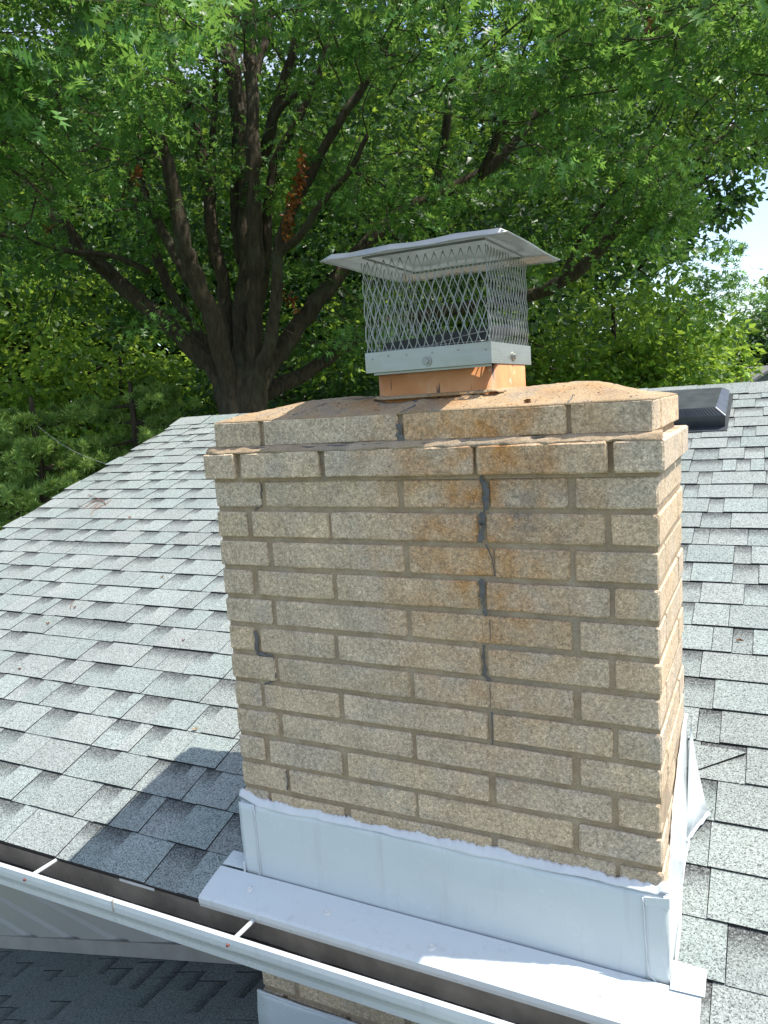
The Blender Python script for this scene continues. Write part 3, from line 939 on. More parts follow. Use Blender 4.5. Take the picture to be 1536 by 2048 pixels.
# angle that joins mesh and lid
mb = MB()
mb.box(CX0 + .005, CX1 - .005, CY0 + .0055, CY0 + .0070, 0.4495, 0.4545); mb.box(CX0 + .005, CX1 - .005, CY1 - .0070, CY1 - .0055, 0.4495, 0.4545)
mb.box(CX0 + .005, CX0 + .0065, CY0 + .0071, CY1 - .0071, 0.4495, 0.4545); mb.box(CX1 - .0065, CX1 - .005, CY0 + .0071, CY1 - .0071, 0.4495, 0.4545)
mb.build('corner_angle', MAT['steel'], lid)
# black damper plate over the flue, with its cable
mb = MB()
q = [(0.398, 0.105, 0.2790), (0.640, 0.105, 0.2930), (0.640, 0.300, 0.3110), (0.398, 0.300, 0.2900)]
mb.hexa([np.array(p) - (0, 0, 0.026) for p in q], [np.array(p) for p in q])
mb.build('damper_plate', MAT['blackmetal'], cap)
mb = MB()
mb.box(0.395, 0.645, 0.094, 0.0985, 0.236, 0.262); mb.box(0.395, 0.645, 0.297, 0.301, 0.236, 0.262)
mb.box(0.395, 0.3995, 0.0986, 0.2969, 0.236, 0.262); mb.box(0.6405, 0.645, 0.0986, 0.2969, 0.236, 0.262)
mb.build('damper_frame', MAT['blackmetal'], cap)
cab = [(0.386, 0.082, 0.2655), (0.42, 0.078, 0.2630), (0.47, 0.076, 0.2610), (0.53, 0.076, 0.2655), (0.59, 0.080, 0.277), (0.632, 0.088, 0.2825)]
MB().tube(cab, 0.0012, 6).build('damper_cable', MAT['wire'], cap, True)
cab = [(0.41, 0.074, 0.2610), (0.48, 0.073, 0.2600), (0.56, 0.073, 0.2640), (0.632, 0.082, 0.2640)]
MB().tube(cab, 0.0010, 6).build('damper_cable', MAT['wire'], cap, True)

# ------------------------------------------------------------------ flashing
fla = empty('chimney_flashing', (W / 2, -0.05, -0.97), 'bent white metal flashing around the foot of the brick chimney', 'flashing')
fr = random.Random(8)
FT = -0.778
prof = [(-0.0035, FT), (-0.010, FT - 0.006), (-0.012, FT - 0.02), (-0.0125, -0.87), (-0.0128, -0.958), (-0.0150, -0.9655)]
def apron_pt(u, x_):
    return (x_, prof[u][0], prof[u][1])
nx = 40
xs = np.linspace(-0.006, 0.972, nx)
grid = [[(x_, y_ - 0.0018 * math.sin(x_ * 9 + z_ * 14) * (1 if k in (2, 3) else 0.2), z_ + (0.0) - 0.008 * (x_ - 0.5)) for x_ in xs] for k, (y_, z_) in enumerate(prof)]
sheet(grid, 0.0014).build('upright_panel', MAT['white'], fla, True)
# flange lying on the shingles and dipping over the gutter
grid = []
SL = [(-0.003, 0.0150), (-0.03, 0.0165), (-0.06, 0.0172), (-0.0900, 0.0178), (-0.0965, 0.0160), (-0.0990, 0.004), (-0.0990, -0.008)]
for s_, h_ in SL:
    row = []
    for i in range(41):
        x_ = -0.078 + (1.030 + 0.078) * i / 40
        p = rp(x_, s_, h_ + 0.0006 * math.sin(x_ * 12 + s_ * 60))
        p[2] -= 0.002 * (x_ - 0.5)
        row.append(p)
    grid.append(row)
sheet(grid, 0.0014).build('apron_flange', MAT['white'], fla)
# small return pieces at both ends
def plate(pts, th, name, m=None, parent=None):
    P = [np.array(p, float) for p in pts]
    nrm = np.cross(P[1] - P[0], P[2] - P[0]); nrm /= np.linalg.norm(nrm)
    n = len(P); mb = MB()
    mb.add(P + [p - nrm * th for p in P], [tuple(range(n)), tuple(reversed(range(n, 2*n)))] + [(i, i + n, (i+1) % n + n, (i+1) % n) for i in range(n)])
    return mb.build(name, m or MAT['white'], parent or fla)
plate([rp(-0.074, 0.002, 0.0195), rp(-0.004, 0.002, 0.0195), rp(-0.004, 0.045, 0.0175), rp(-0.072, 0.045, 0.0175)], 0.0012, 'return_flange')
plate([rp(0.976, -0.012, 0.0200), rp(1.036, -0.010, 0.0200), rp(1.036, 0.045, 0.0180), rp(0.976, 0.047, 0.0180)], 0.0012, 'return_flange')
# folded corner sleeves on the front
def corner(x0, x1, zt, tilt, side):
    g_ = []
    for z_ in np.linspace(zt, -0.966, 9):
        row = []
        for x_ in np.linspace(x0, x1, 5):
            row.append((x_ + (zt - z_) * tilt, -0.0150 - 0.0006 * math.sin(z_ * 50), z_))
        g_.append(row)
    sheet(g_, 0.0012).build('corner_sleeve', MAT['white'], fla, True)
corner(-0.007, 0.038, -0.774, 0.01, -1)
corner(0.929, 0.9735, -0.787, 0.015, 1)
# sealant beads
def bead(pts, r, name='sealant_bead', seg=6, amp=0.0008, parent=None):
    P = wig(pts, seg, amp)
    MB().tube(P, [r * fr.uniform(0.7, 1.3) for _ in P], 6).build(name, MAT['bead'], parent or fla, True)
bead([(0.0385, -0.0165, -0.778), (0.040, -0.0165, -0.87), (0.0425, -0.0165, -0.953), (0.02, -0.018, -0.966), (-0.004, -0.018, -0.966)], 0.0014)
bead([(0.928, -0.0165, -0.79), (0.931, -0.0165, -0.86), (0.936, -0.0165, -0.945), (0.955, -0.017, -0.965), (0.972, -0.017, -0.972)], 0.0015)
bead([(-0.006, -0.016, -0.93), (-0.004, -0.02, -0.962)], 0.003, seg=4)
# ragged bead along the top of the upright panel
g_ = []
xs = np.linspace(-0.007, 0.975, 190)
rag = [fr.uniform(0, 1) for _ in xs]
def top_line(x_):
    return -0.772 - 0.004 * x_ + (0.016 * max(0, 1 - x_ / 0.04)) + (0.006 if x_ > 0.955 else 0)
for (y_, dz, k) in ((0.003, 0.0085, 1.0), (-0.0025, 0.0065, 0.8), (-0.0060, 0.000, 0.3), (-0.0088, -0.006, 0.2), (-0.0105, -0.010, 0.2)):
    g_.append([(x_, y_ + 0.0012 * math.sin(x_ * 40 + k), top_line(x_) + dz * (0.75 + 0.2 * math.sin(x_ * 13)) + k * (0.0055 * (rag[i] ** 2 - 0.3) + 0.002 * math.sin(x_ * 71) + 0.0015 * math.sin(x_ * 33))) for i, x_ in enumerate(xs)])
sheet(g_, 0.0022).build('top_sealant', MAT['bead'], fla, True)
plate([(0.930, -0.017, -0.789), (0.9755, -0.017, -0.781), (0.9755, -0.0165, -0.803), (0.932, -0.0165, -0.806)][::-1], 0.0012, 'folded_tab')
# side flashing on the right
SIDE = [(-0.016, -0.785, -0.985), (0.062, -0.795, -0.95), (0.111, -0.735, -0.93), (0.168, -0.684, -0.91), (0.257, -0.640, -0.88), (0.32, -0.622, -0.858), (0.405, -0.600, -0.83)]
g_ = []
for fz in np.linspace(0, 1, 6):
    row = []
    for (y_, zt, zb_) in SIDE:
        zb_ = RO[2] + (y_ + 0.012) / 3 + 0.002
        row.append((W + 0.0025 + 0.010 * fz + 0.0015 * math.sin(y_ * 30 + fz * 5), y_, zt + (zb_ - zt) * fz))
    g_.append(row)
sheet(g_, 0.0016, False).build('side_panel', MAT['white'], fla, True)
bead([(W + 0.004, y_, zt + 0.002) for (y_, zt, _) in SIDE], 0.0045, 'sealant_bead', 4, 0.0012)
g_ = []
for s_ in np.linspace(0.0, 0.40, 9):
    y_ = s_
    sl = (y_ + 0.012) / math.cos(TH)
    wob = 0.0035 * math.sin(y_ * 22)
    g_.append([rp(W + 0.010, sl, 0.004), rp(W + 0.0135 + wob, sl, 0.0135), rp(W + 0.018 + wob, sl, 0.014)])
sheet(g_, 0.0012, True).build('step_edge', MAT['white'], fla, True)
# pinched flap that sticks out near the back corner
a = onroof(1376, 1432, 0.012); 
top = np.array([W + 0.014, 0.40, -0.605])
g_ = []
base0 = rp(W + 0.012, 0.33, 0.015); base1 = rp(W + 0.052, 0.425, 0.014); base2 = rp(W + 0.012, 0.47, 0.015)
for t_ in np.linspace(0, 1, 6):
    row = []
    for s_ in np.linspace(0, 1, 7):
        b_ = base0 + (base1 - base0) * min(1, s_ * 2) if s_ <= 0.5 else base1 + (base2 - base1) * (s_ - 0.5) * 2
        p = top + (b_ - top) * t_
        p = p + np.array([0.004 * math.sin(s_ * 9) * math.sin(t_ * math.pi), 0, 0])
        row.append(p)
    g_.append(row)
sheet(g_, 0.0014, True).build('pinched_flap', MAT['white'], fla, True)
g_ = []
for t_ in np.linspace(0, 1, 10):
    p = base0 + (base1 - base0) * t_
    g_.append(p + np.array([0, 0.0, 0.002 + 0.004 * fr.random()]))
MB().tube(g_, [0.004 * fr.uniform(.6, 1.3) for _ in g_], 6).build('sealant_bead', MAT['bead'], fla, True)
# screw heads along the flange
for (x_, y_) in ((0.038, -0.055), (0.254, -0.058), (0.513, -0.068), (0.860, -0.069)):
    s_ = (y_ + 0.012) / math.cos(TH)
    c = rp(x_, s_, 0.0182)
    c[2] -= 0.002 * (x_ - 0.5)
    mb = MB()
    mb.tube([c, c + RN * 0.0012, c + RN * 0.0032], [0.0085, 0.0085, 0.0062], 16)
    mb.tube([c + RN * 0.0032, c + RN * 0.0058], [0.0042, 0.0036], 6)
    mb.build('screw_head', MAT['screw'], fla)
# lower flashing where the chimney meets the lower roof
grid = [[(x_, -0.006 - 0.006 * k, -1.288 - 0.05 * k - 0.004 * math.sin(x_ * 20)) for x_ in np.linspace(-0.012, 0.95, 20)] for k in (0, 0.3, 1)]
grid += [[(x_, -0.014, -1.60) for x_ in np.linspace(-0.012, 0.95, 20)]]
sheet(grid, 0.0014).build('lower_panel', MAT['white'], fla, True)
bead([(-0.010, -0.008, -1.287), (0.2, -0.008, -1.290), (0.5, -0.008, -1.288), (0.95, -0.008, -1.29)], 0.0035, 'sealant_bead', 10, 0.0015)

# ------------------------------------------------------------------ gutter
gut = empty('rain_gutter', (0, -0.14, -1.085), 'long white gutter with a dull silty inside running below the shingle edge', 'gutter')
GX0, GX1 = -2.92, 2.4
prof_o = [(-0.0765, -1.006), (-0.0765, -1.082), (-0.150, -1.085), (-0.158, -1.078), (-0.161, -1.060), (-0.168, -1.045), (-0.180, -1.034), (-0.188, -1.022), (-0.1905, -1.012), (-0.1985, -1.008), (-0.2000, -0.996), (-0.1985, -0.984), (-0.193, -0.980), (-0.187, -0.983), (-0.186, -0.990)]
def gut_mesh(pr, th, m, name, flip):
    nx = 24
    g_ = [[(GX0 + (GX1 - GX0) * i / (nx - 1), y_, z_) for (y_, z_) in pr] for i in range(nx)]
    return sheet(g_, th, flip).build(name, m, gut)
gut_mesh(prof_o, 0.0012, MAT['gutter'], 'trough', True)
inner = [(-0.0785, -1.0075), (-0.0785, -1.0795), (-0.149, -1.0822), (-0.1555, -1.076), (-0.1585, -1.060), (-0.1655, -1.0465)]
gut_mesh(inner, 0.0008, MAT['silt'], 'silt_lining', True)
mb = MB(); mb.box(GX0 + .005, GX1 - .005, -0.0815, -0.0792, -1.030, -1.0075); mb.build('back_flange', MAT['silt'], gut)
for (px0, py0, px1, py1) in ((50, 1757, 113, 1721), (457, 1897, 515, 1847)):
    a = aty(px0, py0, -0.200)
    x_ = a[0]; z_ = a[2]
    sp = MB().tube([(x_, -0.197, -0.9985), (x_ + 0.001, -0.0815, -1.003)], 0.0052, 12).build('hanger_tube', MAT['gutter'], gut, True)
    MB().tube([(x_, -0.2045, -0.9983), (x_, -0.199, -0.9985)], [0.0030, 0.0036], 10).build('spike_head', MAT['rust'], sp, True)
sx_ = np.linspace(-1.2, 1.2, 160)
g_ = [[(x_, y_, -1.0795 + (0.0065 * max(0, math.sin(x_ * 7 + 1) + 0.5 * math.sin(x_ * 23)) + fr.uniform(0, .003)) * k_) for (y_, k_) in ((-0.152, 0.2), (-0.140, 0.8), (-0.125, 1.0), (-0.108, 0.9), (-0.092, 0.7), (-0.081, 0.4))] for x_ in sx_]
sheet(g_, 0.0015, True).build('sludge', MAT['sludge'], gut, True)
# joint line in the front lip
xj = aty(225, 1808, -0.2)[0]
mb = MB()
mb.box(xj - 0.001, xj + 0.0012, -0.2016, -0.1925, -1.0082, -0.9795); mb.build('seam', MAT['silt'], gut)
# curled lip of drip edge below the shingles
q = [aty(245, 1756, -0.088), aty(296, 1771, -0.088)]
mb = MB(); mb.box(q[0][0], q[1][0] + 0.03, -0.0985, -0.0970, -1.012, -1.0045); mb.build('drip_edge_scrap', MAT['gutter'], gut)

# ------------------------------------------------------------------ roof vent
vent = empty('roof_vent', tuple(rp(0.66, 2.9, 0.01)), 'black plastic slant roof vent just below the ridge, right of the chimney', 'roof vent')
VX0, VX1 = 0.40, 0.938
sv0 = (2.665 + 0.012) / math.cos(TH); sv1 = (3.09 + 0.012) / math.cos(TH)
def vp(x_, s_, h_): return rp(x_, s_, h_)
mb = MB()
mb.hexa([vp(VX0 - .05, sv0 - .05, .009), vp(VX1 + .012, sv0 - .05, .009), vp(VX1 + .02, sv1 + .02, .009), vp(VX0 - .05, sv1 + .02, .009)],
        [vp(VX0 - .05, sv0 - .05, .012), vp(VX1 + .012, sv0 - .05, .012), vp(VX1 + .02, sv1 + .02, .012), vp(VX0 - .05, sv1 + .02, .012)])
mb.build('base_flange', MAT['plastic'], vent)
mb = MB()
hb = 0.012
b_ = [vp(VX0, sv0, hb), vp(VX1, sv0, hb), vp(VX1, sv1 - .02, hb), vp(VX0, sv1 - .02, hb)]
m_ = [vp(VX0 - .006, sv0 - .012, .072), vp(VX1 + .004, sv0 - .012, .072), vp(VX1 + .004, sv1 - .03, .045), vp(VX0 - .006, sv1 - .03, .045)]
t_ = [vp(VX0 + .035, sv0 + .01, .108), vp(VX1 - .04, sv0 + .01, .108), vp(VX1 - .03, sv1 - .05, .072), vp(VX0 + .03, sv1 - .05, .072)]
mb.add(b_ + m_ + t_, [(0,1,5,4),(1,2,6,5),(2,3,7,6),(3,0,4,7),(4,5,9,8),(5,6,10,9),(6,7,11,10),(7,4,8,11),(8,9,10,11)])
hood = mb.build('hood', MAT['plastic'], vent)
i = 0
for k in range(34):
    f0 = (k + 0.5) / 34
    lo_ = np.array(m_[0]) + (np.array(m_[1]) - np.array(m_[0])) * f0
    hi_ = np.array(t_[0]) + (np.array(t_[1]) - np.array(t_[0])) * f0
    n_ = np.array([0, -0.55, 0.6])
    a_, c_ = lo_ + (hi_ - lo_) * 0.06 + n_ * 0.0008, lo_ + (hi_ - lo_) * 0.9 + n_ * 0.0008
    MB().tube([a_, c_], 0.0022, 4).build('louvre_rib', MAT['blackmetal'], hood)
MB().tube([m_[1], t_[1]], 0.0025, 6).build('edge_ridge', MAT['screw'], hood)

# ------------------------------------------------------------------ leaf litter on the roof
def dead_leaf(px, py, size, label, m, lift=0.012, seed=0):
    q = random.Random(seed)
    c = onroof(px, py, lift)
    a = q.uniform(0, 6.28)
    mb = MB()
    out = []
    for k in range(12):
        an = a + 2 * math.pi * k / 12
        r = size * (0.5 if k % 2 else 1.0) * q.uniform(0.7, 1.1) * (1.0 if k % 6 else 1.3)
        out.append(c + np.array([1, 0, 0]) * math.cos(an) * r + RU * math.sin(an) * r * 0.6 + RN * q.uniform(0.0, size * 0.7))
    cc = c + RN * 0.001
    mb.add([cc] + out + [cc - RN * .0008] + [p - RN * .0008 for p in out],
           [(0, 1 + k, 1 + (k + 1) % 12) for k in range(12)] + [(13, 14 + (k + 1) % 12, 14 + k) for k in range(12)] + [(1 + k, 14 + k, 14 + (k+1) % 12, 1 + (k+1) % 12) for k in range(12)])
    o = mb.build('dead_leaf', MAT[m])
    tag(o, label, 'leaf', 'dead leaves on the roof')
dead_leaf(391, 1459, 0.013, 'curled tan dead leaf on shingles left of the chimney foot', 'drytan', 0.010, 1)
dead_leaf(1478, 1281, 0.011, 'brown dead leaf on shingles right of the chimney', 'drybrown', 0.010, 2)
dead_leaf(325, 1154, 0.012, 'reddish dead leaf lying along a shingle edge left of the chimney', 'drybrown', 0.010, 3)
dead_leaf(367, 1281, 0.010, 'dark dead leaf scrap midway down the left roof slope near the chimney', 'drystem', 0.010, 4)
dead_leaf(40, 1338, 0.010, 'dark dead leaf scrap at the far left edge of the roof', 'drystem', 0.010, 5)
dead_leaf(96, 1247, 0.011, 'dark dead leaf scrap on the left roof near the frame edge', 'drystem', 0.010, 6)
dead_leaf(150, 1215, 0.011, 'dark dead leaf scrap with a stem below the fallen twigs', 'drystem', 0.010, 7)
dead_leaf(260, 1035, 0.014, 'small dark leaf scrap right of the fallen twigs', 'drystem', 0.010, 8)
q = random.Random(4)
c = aty(1055, 801, 0.028)
mb = MB(); c = np.array([xat(1055, 0.15, 0.03), 0.03, crown_h(xat(1055, 0.15, 0.03), 0.03) + 0.0055])
out = [c + np.array([math.cos(a_) * 0.010 * (1 if k % 2 else .5), math.sin(a_) * 0.006, q.uniform(0, .006)]) for k, a_ in enumerate(np.linspace(0, 6.28, 9)[:-1])]
mb.add([c] + out, [(0, 1 + k, 1 + (k + 1) % 8) for k in range(8)])
mb.add([p - (0, 0, .0007) for p in [c] + out], [(0, 1 + (k + 1) % 8, 1 + k) for k in range(8)])
tag(mb.build('dead_leaf', MAT['drybrown']), 'brown dead leaf on the sandy chimney crown', 'leaf', 'dead leaves on the roof')
# fallen twigs
tw = empty('fallen_twig', tuple(onroof(198, 1003, 0.01)), 'dry reddish twig spray fallen on the left roof slope', 'twig')
for k, pl in enumerate([[(176, 989), (205, 1000), (212, 1008)], [(155, 1009), (168, 1016), (190, 1000)], [(190, 998), (208, 1004), (211, 1011)], [(172, 1012), (190, 1002), (205, 1001)], [(181, 1031), (187, 1021), (210, 1009), (222, 1000)], [(178, 1017), (196, 1006)], [(184, 1018), (200, 1006)], [(192, 1017), (205, 1008)]]):
    MB().tube([onroof(a, b, 0.013 + 0.004 * math.sin(k + i)) for i, (a, b) in enumerate(pl)], 0.0016, 5).build('stem', MAT['drystem'], tw)
tw = empty('fallen_twig', tuple(onroof(145, 1210, 0.01)), 'single curved dark stem lying in the middle of the left roof', 'twig')
MB().tube([onroof(a, b, 0.013) for a, b in ((141, 1217), (142, 1208), (148, 1202))], 0.0013, 5).build('stem', MAT['drystem'], tw)

# ------------------------------------------------------------------ trees
def leaf_template(kind):
    if kind == 'oak':      # lobed, slightly folded
        v = [(0,.03,0),(0,.30,.0),(0,.56,.0),(0,.80,0),(0,1.05,-.10),
             (.30,.16,.07),(.47,.52,.10),(.34,.88,.04),(-.30,.16,.07),(-.47,.52,.10),(-.34,.88,.04),(.10,.72,.02),(-.10,.72,.02)]
        f = [(0,5,1),(1,6,2),(2,7,3),(11,4,12),(0,1,8),(1,2,9),(2,3,10)]
        f[3] = (3,11,4); f.append((3,4,12))
    elif kind == 'needle':
        v = [(0,0,0),(.075,.5,.0),(0,1.0,-.12),(-.075,.5,.0)]
        f = [(0,1,2),(0,2,3)]
    else:
        v = [(0,0,0),(.34,.34,.06),(.16,.72,.02),(0,1.0,-.08),(-.20,.66,.04),(-.33,.30,.07)]
        f = [(0,1,2),(0,2,3),(0,3,4),(0,4,5)]
    return np.array(v, float), np.array(f, int)
def norm(a): return a / (np.linalg.norm(a, axis=-1, keepdims=True) + 1e-9)
def leaves_object(name, C, Dr, Nr, size, kind, mat, parent, rnd=None):
    tv, tf = leaf_template(kind)
    n = len(C)
    y = norm(Dr); x = norm(np.cross(y, Nr)); z = np.cross(x, y)
    V = C[:, None, :] + size[:, None, None] * (x[:, None, :] * tv[None, :, 0:1] + y[:, None, :] * tv[None, :, 1:2] + z[:, None, :] * tv[None, :, 2:3])
    nv, nf = len(tv), len(tf)
    F = (tf[None] + (np.arange(n) * nv)[:, None, None]).reshape(-1)
    me = bpy.data.meshes.new(name)
    me.vertices.add(n * nv); me.vertices.foreach_set('co', V.reshape(-1).astype(np.float32))
    me.loops.add(len(F)); me.loops.foreach_set('vertex_index', F.astype(np.int32))
    me.polygons.add(n * nf)
    me.polygons.foreach_set('loop_start', (np.arange(n * nf) * 3).astype(np.int32))
    me.update(calc_edges=True)
    r = RS.rand(n) ** 1.5 if rnd is None else rnd
    me.attributes.new('rnd', 'FLOAT', 'POINT').data.foreach_set('value', np.repeat(r, nv).astype(np.float32))
    me.materials.append(mat)
    o = link(name, me, parent)
    o['kind'] = 'stuff'
    return o
def spray(centres, radii, per, size, flat=0.45, droop=0.25, up=0.9, jit=1.25):
    """leaves in flattened pads: returns centre, direction, normal, size"""
    k = len(centres)
    n = k * per
    d = norm(RS.normal(size=(n, 3)))
    r = RS.rand(n, 1) ** 0.45
    R = np.repeat(radii, per)[:, None]
    off = d * r * R * np.array([1, 1, flat])
    C = np.repeat(centres, per, axis=0) + off
    Dr = norm(off * np.array([1, 1, 0.4]) + RS.normal(size=(n, 3)) * 0.35 * R + np.array([0, 0, -droop]) * R)
    Nr = norm(np.array([0, 0, up]) + RS.normal(size=(n, 3)) * jit * 0.6)
    S = size * (0.5 + 0.95 * RS.rand(n) ** 1.3)
    return C, Dr, Nr, S
def smooth_line(P, seg=6):
    P = [np.array(p, float) for p in P]
    Q = [2 * P[0] - P[1]] + P + [2 * P[-1] - P[-2]]
    out = []
    for i in range(1, len(Q) - 2):
        for k in range(seg):
            t = k / seg
            a, b, c, d = Q[i-1], Q[i], Q[i+1], Q[i+2]
            out.append(0.5 * ((2*b) + (-a + c) * t + (2*a - 5*b + 4*c - d) * t*t + (-a + 3*b - 3*c + d) * t**3))
    out.append(P[-1]); return out
def limb(pl, parent, name='limb', mat='bark', seg=5, sides=9, wob=0.03):
    """pl: (px, py, depth, width px)"""
    L = smooth_line([list(atdepth(a, b, d)) + [w * 0.82 * d / FPX / 2] for a, b, d, w in pl], seg)
    pts = [q[:3] + RS.normal(size=3) * q[3] * 0.10 for q in L]
    return MB().tube(pts, [max(0.008, q[3] * RS.uniform(0.92, 1.1)) for q in L], sides).build(name, MAT[mat], parent, True), [q[:3] for q in L]

oak = empty('oak_tree', tuple(np.append(atdepth(485, 800, 12.2)[:2], GZ)), 'big spreading oak with many dark ascending limbs behind the roof', 'tree')
base = atdepth(485, 800, 12.2)
gp = np.array([base[0], base[1], GZ - 0.2])
trunk_pts = [gp, gp + (0, 0, 0.3), gp * 0.5 + base * 0.5 + (0, 0, -0.3), base + (0, 0, -0.1), atdepth(486, 740, 12.2), atdepth(488, 690, 12.2)]
MB().tube(smooth_line(trunk_pts, 5), list(np.interp(np.arange(26), [0, 5, 12, 16, 25], [0.9, 0.62, 0.44, 0.28, 0.10])), 14).build('trunk', MAT['bark'], oak, True)
LIMBS = [
    [(487,850,12.2,62),(488,740,12.2,56),(490,620,12.2,56),(500,480,12.3,50),(490,300,12.5,46),(465,150,12.6,40),(455,0,12.8,34),(440,-260,13,22)],
    [(500,850,12.0,50),(506,720,12.0,42),(512,560,11.8,40),(508,420,11.7,38),(505,250,11.6,34),(500,100,11.6,30),(505,-60,11.6,26),(520,-300,11.8,16)],
    [(468,860,12.0,50),(458,770,12.0,46),(432,660,11.7,50),(392,560,11.4,44),(365,480,11.2,42),(340,350,11.0,36),(308,255,10.8,30),(262,160,10.6,24),(215,50,10.2,18),(180,-80,10,12)],
    [(380,565,11.6,30),(355,515,11.7,28),(318,450,11.9,24),(292,395,12.1,20),(275,320,12.3,16)],
    [(462,850,12.3,46),(440,760,12.3,44),(400,710,12.4,48),(330,645,12.6,44),(230,560,12.8,38),(130,460,13.0,32),(60,375,13.1,28),(0,310,13.2,24),(-120,220,13.4,18)],
    [(300,545,12.3,16),(225,512,12.2,15),(150,505,12.1,14),(75,485,12.0,12),(-20,465,11.9,9)],
    [(512,850,12.1,40),(512,770,12.0,38),(540,690,11.8,34),(552,590,11.6,30),(556,510,11.5,29),(575,440,11.4,28),(620,350,11.2,25),(680,240,11.0,22),(722,180,10.9,20),(765,110,10.7,17),(800,20,10.5,13)],
    [(558,505,11.5,22),(600,472,11.3,20),(640,410,11.1,18),(700,340,10.9,15),(735,270,10.7,11)],
    [(515,850,12.4,48),(522,765,12.4,46),(570,690,12.6,44),(620,620,12.7,42),(670,558,12.8,38),(720,500,12.9,34),(800,430,13,30),(900,378,13,27),(980,335,13,24),(1045,265,12.9,20),(1110,170,12.8,15)],
    [(520,790,13.0,46),(630,735,13.4,34),(725,668,13.7,32),(850,630,13.9,30),(980,610,13.8,30),(1063,590,13.6,30),(1120,565,13.4,32),(1183,520,13.2,30),(1248,440,13,26),(1318,395,12.8,22),(1388,325,12.6,16),(1470,250,12.4,10)],
    [(860,395,13.0,20),(878,340,12.6,20),(893,240,12.2,22),(904,125,11.9,20),(890,30,11.6,17),(880,-90,11.4,12)],
    [(495,850,12.6,36),(500,700,12.7,30),(528,560,12.7,27),(535,430,12.6,25),(548,330,12.5,22),(600,230,12.4,18),(640,140,12.3,14),(665,40,12.2,11)],
    [(450,820,12.8,34),(410,690,12.9,28),(345,590,13.0,25),(300,480,13.1,22),(262,380,13.2,18),(215,290,13.3,14),(160,210,13.3,10)],
    [(520,330,12.2,32),(540,265,12.0,28),(562,185,11.8,26),(588,100,11.6,22),(602,0,11.5,18),(620,-120,11.4,12)],
    [(525,290,11.9,16),(556,225,11.6,15),(590,190,11.4,13),(622,163,11.3,10)],
    [(478,860,12.5,40),(470,740,12.5,36),(452,630,12.4,34),(445,560,12.4,33),(430,500,12.4,32),(410,350,12.5,30),(386,240,12.6,28),(360,165,12.7,25),(338,90,12.8,20),(320,-40,13,14)],
    [(425,400,12.6,18),(424,280,12.8,16),(432,170,13,14),(428,60,13.1,11)],
    [(480,520,12.3,24),(470,400,12.6,24),(478,250,12.9,22),(520,120,13.2,19),(545,20,13.4,15)],
    [(958,357,13.0,20),(985,300,12.6,20),(1000,255,12.2,17),(1040,200,11.8,13)],
    [(1118,568,13.4,18),(1165,470,13.0,14),(1215,400,12.6,11),(1290,330,12,8)],
    [(240,565,12.8,16),(180,520,12.4,14),(120,420,12.0,11),(100,330,11.6,8)],
    [(155,485,13,18),(95,370,12.6,15),(70,270,12.2,13),(40,190,11.8,10),(-30,120,11.4,7)],
]
SPINE = []
for pl in LIMBS:
    o, L = limb(pl, oak)
    SPINE += [p for p in L[len(L)//4:]]
SPINE = np.array(SPINE)

def in_poly_y(px, stops):
    return np.interp(px, [a for a, _ in stops], [b for _, b in stops])
def pads_in(n, px0, px1, py0, py1, d0, d1, keep):
    px = RS.uniform(px0, px1, n * 4); py = RS.uniform(py0, py1, n * 4); d = RS.uniform(d0, d1, n * 4)
    k = keep(px, py, d)
    px, py, d = px[k][:n], py[k][:n], d[k][:n]
    r = np.stack([px, py, d], 1)
    R3 = CAM + (RIGHT * ((px - 768) / FPX)[:, None] + DOWN * ((py - 1024) / FPX)[:, None] + FWD) * d[:, None]
    return R3, r
# near canopy: hangs towards the house left and right of the open middle
NEAR_Y = [(-500, 620), (0, 430), (120, 430), (260, 330), (340, 300), (400, 150), (470, 30), (560, 0), (640, 60), (720, 140), (800, 200), (900, 260), (1050, 330), (1200, 380), (1400, 320), (1536, 270), (2100, 250)]
near, _ = pads_in(330, -450, 2050, -700, 520, 7.2, 10.0, lambda x, y, d: y < in_poly_y(x, NEAR_Y) + RS.normal(size=len(x)) * 25)
# middle canopy among the limbs, thin where the limbs show
MID_Y = [(-500, 650), (0, 560), (300, 470), (420, 260), (560, 230), (700, 420), (900, 470), (1100, 500), (1300, 390), (1420, 330), (1536, 280), (2000, 250)]
mid, _ = pads_in(300, -450, 1800, -650, 650, 10.0, 12.6, lambda x, y, d: y < in_poly_y(x, MID_Y) + RS.normal(size=len(x)) * 30)
extra, _ = pads_in(34, 250, 760, 250, 700, 11.2, 13.0, lambda x, y, d: ~((x > 370) & (x < 620) & (y > 430)))
# far half of the crown
BACK_Y = [(-500, 640), (0, 600), (250, 640), (420, 700), (700, 730), (1000, 640), (1200, 520), (1330, 400), (1420, 320), (1536, 270), (2000, 250)]
back, _ = pads_in(720, -450, 1750, -650, 760, 13.4, 19.0, lambda x, y, d: y < in_poly_y(x, BACK_Y) + RS.normal(size=len(x)) * 30)
droop_r, _ = pads_in(18, 1270, 1440, 380, 500, 11.5, 13.5, lambda x, y, d: y < 400 + (1440 - x) * 0.5)
close, _ = pads_in(70, -350, 360, -420, 330, 5.6, 7.2, lambda x, y, d: y < in_poly_y(x, [(-400, 420), (0, 330), (200, 260), (330, 120), (400, -60)]))
close2, _ = pads_in(40, 560, 1700, -420, 200, 6.2, 7.6, lambda x, y, d: y < in_poly_y(x, [(560, -60), (700, 40), (1000, 120), (1700, 160)]))
near = np.concatenate([near, close, close2])
C, Dr, Nr, S = spray(np.concatenate([near]), RS.uniform(0.32, 0.72, len(near)), 80, 0.135, 0.42)
leaves_object('crown', C, Dr, Nr, S, 'oak', MAT['leaf'], oak)
